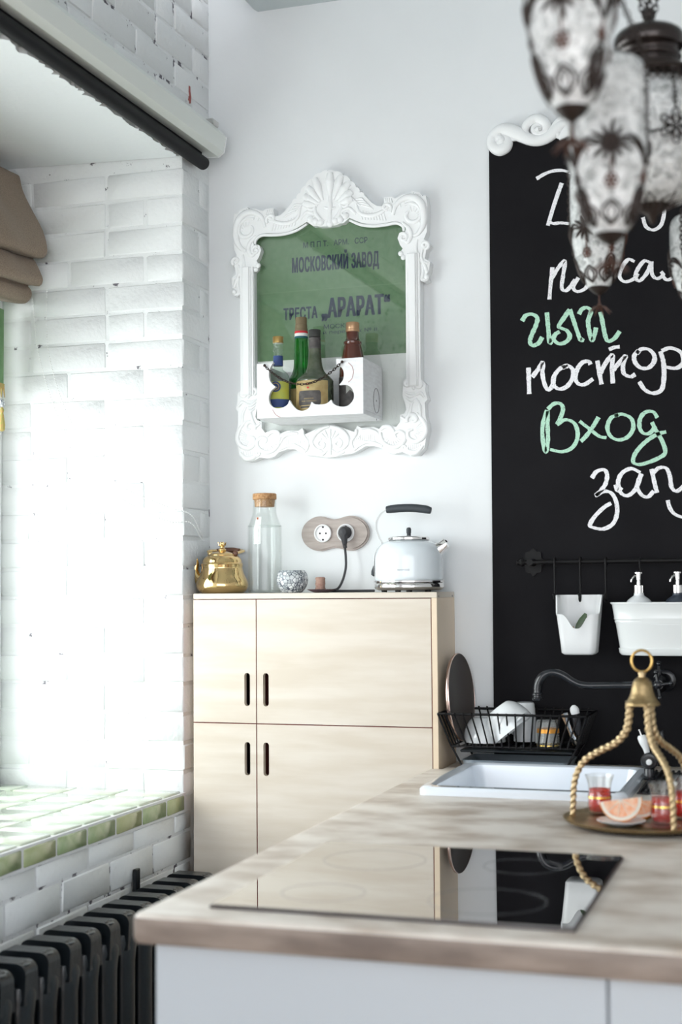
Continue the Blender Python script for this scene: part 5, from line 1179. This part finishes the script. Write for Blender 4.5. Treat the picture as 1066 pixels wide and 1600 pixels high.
# --- ribbed rubber mat with a lever tap standing at its edge
o = thing('rubber_mat', 'black ribbed rubber drainer mat right of the sink', 'mat', (-.2, 3.69, ZC))
obj('base', MB().box(-.400, .05, 3.50, 3.905, ZC+.0004, ZC+.004, .001), 'mat_rubber', o)
rib0 = None
for i in range(30):
    x = -.392+i*.0148
    if rib0 is None: rib0 = obj('rib', MB().box(x-.0035, x+.0035, 3.508, 3.897, ZC+.0042, ZC+.011, .002), 'mat_rubber', o)
    else: c = rib0.copy(); COL.objects.link(c); c.location.x += i*.0148
lx, ly = -.389, 3.690
lt = thing('lever_tap', 'small black tap with white porcelain lever beside the sink rim', 'tap', (lx, ly, ZC+.011))
obj('stem', MB().lathe([(.0, .0), (.0155, .0), (.0155, .004), (.0135, .006), (.0128, .030), (.0105, .034), (0, .034)], (lx, ly, ZC+.0112), 24), 'faucet_black', lt)
obj('hub', MB().lathe([(.0, -.016), (.014, -.015), (.0215, -.010), (.0215, .010), (.0185, .014), (.0185, .0150), (.0128, .0155), (.0120, .019), (0, .0195)], (0, 0, 0), 32).xf(0, lambda p: (lx+.001+p.x, ly-p.z, .958+p.y)), 'faucet_black', lt)
obj('hub_button', MB().lathe([(.0, .0), (.0075, .0), (.0075, .003), (.006, .005), (0, .0055)], (0, 0, 0), 20).xf(0, lambda p: (lx+.002+p.x, ly-.0197-p.z, .957+p.y)), 'porcelain', lt, 'white porcelain button')
obj('lever', MB().tube([(lx-.004, ly, .975), (lx-.0075, ly, .990), (lx-.013, ly, 1.006), (lx-.0175, ly, 1.018), (lx-.0185, ly, 1.022)], [.0066, .0082, .0120, .0118, .0085], 16), 'porcelain', lt, 'white porcelain lever', smooth=60)
obj('lever_tip', MB().tube([(lx-.0185, ly, 1.0215), (lx-.0225, ly, 1.033)], [.0026, .0018], 8).ell((lx-.023, ly, 1.0345), .0028, 8, 6), 'chrome', lt, 'thin steel tip', smooth=60)
obj('body', MB().tube([(lx+.012, ly+.015, .975), (lx+.014, ly+.018, 1.02), (lx+.030, ly+.02, 1.03), (lx+.034, ly+.02, 1.0)], .0075, 12), 'faucet_black', lt, smooth=60)

# --- brass tray with twisted arms
BX, BY, BR = -.333, 3.052, .168
br = thing('hanging_tray', 'old brass tray with three twisted arms, bell and ring handle', 'tray', (BX, BY, ZC))
obj('dish', MB().lathe([(.0, .006), (.09, .0062), (.118, .0004), (.124, .0004), (.150, .008), (.163, .0095), (.1685, .0145), (.170, .0165), (.1675, .0170), (.160, .0132), (.135, .0110), (.0, .0105)], (BX, BY, ZC), 72), 'brass_old', br, smooth=50)
def arm(ang):
    c, s_ = cos(radians(ang)), sin(radians(ang))
    prof = [(.152, .0118), (.150, .040), (.148, .075), (.140, .106), (.123, .132), (.092, .152), (.058, .170), (.036, .195), (.029, .225), (.027, .258)]
    P = spline([(BX+r*c, BY+r*s_, ZC+z) for r, z in prof], 9)
    obj('arm', MB().tube(P, [.0060, .0062, .0066, .0070, .0074, .0078, .0080, .0080], 14, lobe=2, twist=220.), 'brass_arm', br, 'twisted brass arm', smooth=70)
for a in (178, -62, 58): arm(a)
obj('bell', MB().lathe(smooth_prof([(.0, .308), (.007, .309), (.016, .303), (.021, .292), (.0245, .275), (.030, .263), (.035, .256), (.0365, .2505)])+[(.034, .2495), (.028, .2515), (0, .252)], (BX, BY, ZC), 36), 'brass_old', br, smooth=60)
obj('bell_neck', MB().lathe([(.0085, .3055), (.0065, .312), (.0085, .317), (.005, .3215), (0, .322)], (BX, BY, ZC), 20), 'brass_arm', br, smooth=60)
obj('ring_handle', MB().ring((BX, BY, ZC+.3425), .0225, .0030, (.25, 1, 0), 36, 10), 'brass_ring', br, smooth=60)
# --- tea glasses and citrus on the tray
TZ = ZC+.0108
def tea(label, x, y, k=1., saucer=None):
    t = thing('tea_glass', label, 'tea glass', (x, y, TZ), 'glasses of red tea on the brass tray')
    o_ = [(.0, .003), (.019, .0), (.023, .002)]+smooth_prof([(.0245, .008), (.0262, .020), (.0252, .036), (.0238, .050), (.0252, .066), (.0305, .084)])
    i_ = [(.0293, .0842)]+smooth_prof([(.0240, .066), (.0226, .050), (.0238, .036), (.0245, .020), (.0215, .008)])+[(0, .0075)]
    obj('glass', MB().lathe([(a*k, b*k) for a, b in o_+i_], (x, y, TZ), 36), 'tea_glass', t, smooth=55)
    L_ = [(.0, .0077), (.0212, .0082), (.0243, .020), (.0236, .036), (.0224, .050), (.0226, .055), (0, .0552)]
    obj('tea', MB().lathe([(a*k, b*k) for a, b in L_], (x, y, TZ), 32), 'tea_red', t, 'clear red tea', smooth=50)
    obj('gilt_band', MB().lathe([(.0250*k, .036*k), (.0255*k, .036*k), (.0251*k, .040*k), (.0246*k, .040*k), (.0250*k, .036*k)], (x, y, TZ), 32), 'gilt_band', t)
tea('glass of red tea at the left of the brass tray near the twisted arm', -.4335, 3.105)
tea('glass of red tea behind the front twisted arm, half hidden by it', -.290, 3.005, 1.02)
tea('glass of red tea at the back right of the brass tray, rim highest', -.257, 3.085, 1.05)
sx_, sy_ = -.372, 2.972
o = obj('saucer', MB().lathe([(.0, .0), (.024, .0), (.028, .002), (.046, .0085), (.050, .0115), (.0485, .0125), (.027, .0055), (0, .005)], (sx_, sy_, TZ+.0004), 40), 'porcelain', smooth=50, loc=(sx_, sy_, TZ)); tag(o, 'small white saucer under the grapefruit wedge on the brass tray', 'saucer')
o = obj('glass_dish', MB().lathe([(.0, .0), (.022, .0), (.040, .006), (.0405, .0075), (.022, .002), (0, .002)], (-.292, 2.966, TZ+.0003), 36).xf(0, lambda p: (p.x, p.y-.012, p.z)), 'tea_glass', smooth=50); tag(o, 'low clear glass dish at the front of the brass tray', 'dish')
def wedge(name, label, c, R, r, span):
    """a citrus wedge: rind outside, pith, and two cut faces of pulp"""
    t = thing(name, label, 'grapefruit', c, 'grapefruit wedges on the brass tray'); cc = Vector(c)
    def lune(r_, a0, a1, n=10, m_=16, cut=0.):
        V = []; F = []
        for i in range(n+1):
            az = a0+(a1-a0)*i/n
            for j in range(m_+1):
                th = -pi/2+pi*j/m_; V.append(Vector((r_*cos(th)*cos(az), r_*cos(th)*sin(az), r_*sin(th))))
        for i in range(n):
            for j in range(m_): F.append((i*(m_+1)+j, (i+1)*(m_+1)+j, (i+1)*(m_+1)+j+1, i*(m_+1)+j+1))
        F.append(tuple(range(m_+1))); F.append(tuple(reversed(range(n*(m_+1), (n+1)*(m_+1)))))
        return V, F
    for nm, rr_, da, mt in (('rind', r, 0, 'rind_orange'), ('pith', r-.0016, .006, 'pith_white')):
        V, F = lune(rr_, -span/2-da, span/2+da); obj(nm, MB().add([R @ v+cc for v in V], F), mt, t, smooth=40)
    for s_ in (1, -1):
        m = MB(); N_ = 5
        for q in range(N_):     # segments of pulp, each slightly proud of the cut face
            t0, t1 = -pi/2+pi*(q+.025)/N_, -pi/2+pi*(q+.975)/N_; r1 = r-.0085
            pts = [(.0035*cos((t0+t1)/2), .0035*sin((t0+t1)/2))]+[(r1*cos(t0+(t1-t0)*k/6), r1*sin(t0+(t1-t0)*k/6)) for k in range(7)]
            az = s_*(span/2+.006); off = .0012
            V = []
            for d in (0, off):
                for u, v in pts: V.append(R @ Vector((u*cos(az)-s_*d*sin(az), u*sin(az)+s_*d*cos(az), v))+cc)
            K = len(pts); F = [tuple(range(K)), tuple(range(K, 2*K))]+[(k, (k+1) % K, K+(k+1) % K, K+k) for k in range(K)]
            obj('segment', MB().add(V, F), 'pulp_pink', t, smooth=30)
RW = Matrix(((0, 0, 1), (1, 0, 0), (0, 1, 0)))
# wedge lies on its rind, cut face towards the room
def wrot(yaw, tilt, roll): return Matrix.Rotation(yaw, 3, 'Z') @ Matrix.Rotation(tilt, 3, 'X') @ Matrix.Rotation(roll, 3, 'Y')
wedge('grapefruit_wedge', 'pink grapefruit wedge with cut face to the front on the saucer', (sx_-.001, sy_+.004, TZ+.052), Matrix.Rotation(radians(8), 3, 'Z') @ Matrix.Rotation(radians(-8), 3, 'Y') @ Matrix(((0, 0, 1), (0, 1, 0), (-1, 0, 0))) @ Matrix.Rotation(radians(22), 3, 'Z'), .0435, radians(62))
wedge('grapefruit_wedge', 'orange rinded grapefruit wedge behind the pink cut one', (-.343, 3.038, TZ+.0425), Matrix.Rotation(radians(12), 3, 'Z') @ Matrix(((0, 0, 1), (0, 1, 0), (-1, 0, 0))) @ Matrix.Rotation(radians(-8), 3, 'Z'), .042, radians(66))

# ================================================================== HANGING LAMPS
def pend_profile(R, L):
    """outer glass radius against height above the tip (0..L)"""
    P = [(.20, .030), (.40, .075), (.585, .134), (.73, .21), (.855, .31), (.935, .40), (.98, .49), (1., .62), (1., .84), (.965, .93), (.87, .98), (.74, 1.0)]
    return [(p.x*R, p.y*L) for p in spline([(a, b, 0) for a, b in P], 4)]
def rad_at(prof, z):
    for (r0, z0), (r1, z1) in zip(prof[:-1], prof[1:]):
        if z0 <= z <= z1: return r0+(r1-r0)*(z-z0)/max(1e-6, z1-z0)
    return prof[0][0] if z < prof[0][1] else prof[-1][0]
def petal_loop(f, u0, z0, u1, z1, w, n=14):
    """closed slender loop on a surface f(angle, z) from (u0, z0) to (u1, z1), w = half width"""
    du, dz = u1-u0, z1-z0; return [f(u0+du*t-wx*dzn, z0+dz*t+0*wx) for t, wx, dzn in [((1-cos(2*pi*k/n))/2, w*sin(2*pi*k/n), 1) for k in range(n)]]
def pendant(label, c, R, L, rot=0., ceil_off=(0, 0)):
    cx, cy, cz = c
    t = thing('pendant_lamp', label, 'lamp', (cx, cy, cz), 'crackled glass pendant lamps')
    pr = pend_profile(R, L)
    inner = [(max(r-.0025, .001), z+(.002 if i == 0 else 0)) for i, (r, z) in enumerate(reversed(pr))]
    obj('glass_shade', MB().lathe(pr+inner, (cx, cy, cz), 48, cap0=True, cap1=True), 'crackle', t, smooth=60)
    f = lambda a, z, o=.0014: Vector((cx+(rad_at(pr, z)+o)*cos(a+rot), cy+(rad_at(pr, z)+o)*sin(a+rot), cz+z))
    wr_ = .0011*R/.058
    # cap of looped petals at the tip
    cap = MB().lathe([(.0, 0.), (.06*R, .002)]+[(rad_at(pr, z*L)+.002, z*L) for z in (.032, .05, .065)], (cx, cy, cz), 24)
    for k in range(7):
        a = 2*pi*k/7; dw = .38
        loop = [f(a, .09*L)]+[f(a+dw*sin(pi*q/10)*(1 if q else 1), (.09+.12*q/10)*L) for q in range(1, 10)]+[f(a, .212*L)]+[f(a-dw*sin(pi*q/10), (.09+.12*q/10)*L) for q in range(9, 0, -1)]
        cap.tube(loop, wr_*1.5, 5, closed=True)
        lo2 = [f(a, .10*L)]+[f(a+dw*.5*sin(pi*q/8), (.10+.095*q/8)*L) for q in range(1, 8)]+[f(a, .195*L)]+[f(a-dw*.5*sin(pi*q/8), (.10+.095*q/8)*L) for q in range(7, 0, -1)]
        cap.tube(lo2, wr_*1.1, 5, closed=True)
    obj('bottom_cap', cap, 'bronze', t, smooth=60)
    # three columns of ornament: starbursts, stars above long loops, joined by curved leaves
    for k in range(3):
        a = 2*pi*k/3; zs = .50*L
        m = MB()
        for q in range(11):
            b = 2*pi*q/11+.3; ln = (.56 if q % 2 == 0 else .44)
            P = [f(a+ln*s_*cos(b), zs+ln*R*s_*sin(b)*1.05, .0014+.004*s_*(1-s_)) for s_ in (.06, .35, .7, 1.)]
            m.tube(P, [wr_*1.4, wr_*3.0, wr_*2.6, wr_*.8], 6)
        m.ell(f(a, zs), wr_*4.2, 8, 6); obj('starburst', m, 'bronze_red' if k == 1 else 'bronze', t, smooth=60)
        m = MB(); m.tube([f(a, .42*L), f(a, .34*L)], wr_*1.2, 5)
        for q in range(6): b = 2*pi*q/6; m.ring(f(a+.11*cos(b), .305*L+.11*R*sin(b), .002), .065*R, wr_*1.2, (cos(a+rot), sin(a+rot), 0), 10, 5)
        m.ell(f(a, .305*L), wr_*2.6, 8, 6); obj('drop_flower', m, 'bronze_red', t, smooth=60)
        a2 = a+pi/3; m = MB()
        for q in range(6): b = 2*pi*q/6; m.tube([f(a2, .335*L), f(a2+.17*cos(b), .335*L+.17*R*sin(b))], [wr_*3.2, wr_*.8], 5)
        m.tube([f(a2, .40*L), f(a2, .335*L)], wr_*1.4, 5)
        obj('star', m, 'bronze_red' if k == 0 else 'bronze', t, smooth=60)
        m = MB()
        for w_, hh in ((.26, .088), (.15, .066)):
            m.tube([f(a2+w_*sin(2*pi*q/18), (.205+hh*cos(2*pi*q/18))*L) for q in range(18)], wr_*1.9, 6, closed=True)
        m.tube([f(a2, .30*L), f(a2, .335*L)], wr_*1.2, 5); m.tube([f(a2, .117*L), f(a2, .10*L)], wr_*1.4, 5); m.tube([f(a2, .25*L), f(a2, .15*L)], wr_*1.6, 5)
        obj('long_loop', m, 'bronze', t, smooth=60)
        for s_ in (1, -1):
            m = MB()
            for z_, wv in ((0, 1.), (.030, .8)): m.tube(spline([f(a+s_*.30, (.515-z_*.4)*L), f(a+s_*.58, (.535-z_)*L), f(a+s_*.84, (.49-z_)*L), f(a+s_*1.0, (.405)*L)], 4), [wr_*1.2, wr_*2.6*wv, wr_*2.6*wv, wr_*1.2], 6)
            obj('curved_leaf', m, 'bronze', t, smooth=60)
        m = MB(); topz = CEIL-cz; hub = Vector((cx, cy, cz+L*1.55))
        m.tube([f(a2, .405*L), f(a2+.10, .47*L, .004), f(a2, .56*L, .003)], [wr_, wr_*2.4, wr_], 6)
        m.chain([f(a2, .56*L), Vector((cx+(R*1.02)*cos(a2+rot), cy+(R*1.02)*sin(a2+rot), cz+.98*L)), hub], .0095*R/.058, .0013*R/.058); obj('chain', m, 'bronze', t, smooth=60)
    m = MB().ring((cx, cy, cz+L*.998), .72*R, .0016, n=36); m.lathe([(.0, L*1.55-.004), (.007, L*1.55), (.009, L*1.55+.012), (.003, L*1.55+.018), (.0022, CEIL-cz-.002)], (cx, cy, cz), 12); obj('hanger_rod', m, 'bronze', t, smooth=60)
    obj('ceiling_cup', MB().lathe([(.003, -.05), (.02, -.045), (.038, -.015), (.042, -.0005), (0, -.0005)], (cx, cy, CEIL), 24), 'bronze', t)
    # tassel under the cap
    m = MB(); q0 = Vector((cx, cy, cz)); m.tube([q0+Vector((0, 0, .003)), q0-Vector((0, 0, .016))], .0016, 6); m.ring(q0-Vector((0, 0, .006)), .0035, .0011, (1, 0, 0), 12, 5); m.ell(q0-Vector((0, 0, .018)), .004, 10, 6)
    obj('tassel_link', m, 'bronze_red', t, smooth=60)
    for q in range(9):
        b = 2*pi*q/9; d = Vector((cos(b), sin(b), 0)); o_ = q0-Vector((0, 0, .018))
        obj('tassel_petal', MB().tube([o_, o_+d*.011*R/.05-Vector((0, 0, .006)), o_+d*.022*R/.05-Vector((0, 0, .019))], [.0012, .0034, .0010], 6, up=(0, 0, 1), ratio=.4), 'bronze_red', t, smooth=60)
pendant('nearest crackled glass pendant lamp, large and blurred, cut by the top edge', (-.2725, 1.803, 1.994), .0585, .30, radians(-93))
pendant('crackled glass pendant lamp below the nearest one, its tip over the smallest', (-.255, 2.035, 1.886), .0585, .268, radians(-80))
pendant('small far crackled glass pendant lamp with copper tassel against the chalkboard', (-.401, 2.998, 2.012), .0580, .275, radians(-110))
pendant('far crackled glass pendant lamp cut by the right edge', (-.1985, 3.04, 1.975), .0580, .20, radians(-60))
# central globe lamp
gx_, gy_ = -.240, 2.505
gl = thing('globe_lamp', 'dark bronze lamp with pierced collar over a crackled glass globe', 'lamp', (gx_, gy_, 2.05))
def GL(prof, n=48): return MB().lathe(prof, (gx_, gy_, 0), n)
gprof = smooth_prof([(.020, 2.062), (.060, 2.073), (.092, 2.105), (.108, 2.150), (.110, 2.195), (.100, 2.240), (.078, 2.272)])
obj('globe', GL(gprof+[(max(r-.003, .001), z+.0015) for r, z in reversed(gprof)]), 'crackle', gl, smooth=60)
obj('dome', GL(smooth_prof([(.052, 2.318), (.056, 2.326), (.050, 2.331), (.053, 2.338), (.060, 2.344), (.062, 2.356), (.058, 2.368), (.045, 2.377), (.022, 2.383), (.012, 2.390), (.009, 2.402), (.011, 2.408), (.005, 2.414)])+[(0, 2.414)]), 'bronze_dark', gl, smooth=60)
obj('neck', GL(smooth_prof([(.058, 2.306), (.052, 2.310), (.054, 2.315), (.052, 2.3185)])), 'bronze_dark', gl, smooth=60)
m = GL(smooth_prof([(.055, 2.308), (.066, 2.303), (.078, 2.296), (.088, 2.288)])); m.lathe([(.087, 2.289), (.102, 2.284), (.104, 2.281), (.100, 2.277), (.086, 2.280)], (gx_, gy_, 0), 48)
obj('collar', m, 'bronze', gl, smooth=60)
for side in (1, -1):
    m = MB()
    for q in range(40):
        a0 = 2*pi*q/40; m.tube([(gx_+r*cos(a0+side*dt), gy_+r*sin(a0+side*dt), z) for r, z, dt in ((.090, 2.280, 0), (.088, 2.262, .12), (.083, 2.245, .25))], .0013, 4)
    obj('lattice', m, 'bronze', gl, smooth=60, kind='stuff')
obj('lattice_rim', MB().ring((gx_, gy_, 2.2445), .0845, .0028, n=48), 'bronze', gl, smooth=60)
m = GL([(.0, 2.030), (.004, 2.034), (.010, 2.048), (.024, 2.056), (.030, 2.064)], 20)
for q in range(8):
    a = 2*pi*q/8; m.tube([(gx_+r*cos(a+dt), gy_+r*sin(a+dt), z) for r, z, dt in ((.012, 2.050, 0), (.040, 2.0655, .22), (.062, 2.0735, 0), (.040, 2.0655, -.22), (.012, 2.050, 0))], .0018, 5)
obj('bottom_cap', m, 'bronze', gl, smooth=60)
for q in range(3):
    a = radians(-63+120*q); ca, sa = cos(a), sin(a)
    fz_ = 2.170; cpt = Vector((gx_+.1125*ca, gy_+.1125*sa, fz_)); tx_ = Vector((-sa, ca, 0)); upv = Vector((0, 0, 1)); nv = Vector((ca, sa, 0))
    obj('chain', MB().chain([Vector((gx_+.102*ca, gy_+.102*sa, 2.279)), Vector((gx_+.111*ca, gy_+.111*sa, 2.235)), cpt+upv*.030], .0085, .0012), 'bronze_dark', gl, smooth=60)
    m = MB()
    for p_ in range(6):
        b = 2*pi*p_/6+pi/6; dv = tx_*cos(b)+upv*sin(b); pv = tx_*-sin(b)+upv*cos(b)
        for sc in (1., .6): m.tube([cpt+dv*(.005+.013*sc+.0125*sc*cos(2*pi*j/14))+pv*(.0075*sc*sin(2*pi*j/14))+nv*.001 for j in range(14)], .0014, 5, closed=True)
    m.ell(cpt, .003, 8, 6); obj('flower', m, 'bronze_dark', gl, smooth=60)
    for s_ in (1, -1):
        m = MB(); e_ = lambda q_, z_: Vector((gx_+.113*cos(a+s_*q_), gy_+.113*sin(a+s_*q_), z_)); m.tube(spline([e_(.18, 2.163), e_(.40, 2.160), e_(.60, 2.146), e_(.72, 2.124)], 4), [.0012, .0026, .0026, .0012], 6)
        obj('leaf', m, 'bronze_dark', gl, smooth=60)
for q in range(4):
    a = radians(20+90*q); obj('suspension_chain', MB().chain([Vector((gx_+.010*cos(a), gy_+.010*sin(a), 2.400)), Vector((gx_+.026*cos(a), gy_+.026*sin(a), 2.50)), Vector((gx_+.026*cos(a), gy_+.026*sin(a), CEIL-.02))], .0110, .0015), 'bronze_dark', gl, smooth=60)
obj('ceiling_cup', MB().lathe([(.003, -.07), (.03, -.06), (.055, -.02), (.06, -.0005), (0, -.0005)], (gx_, gy_, CEIL), 28), 'bronze_dark', gl)
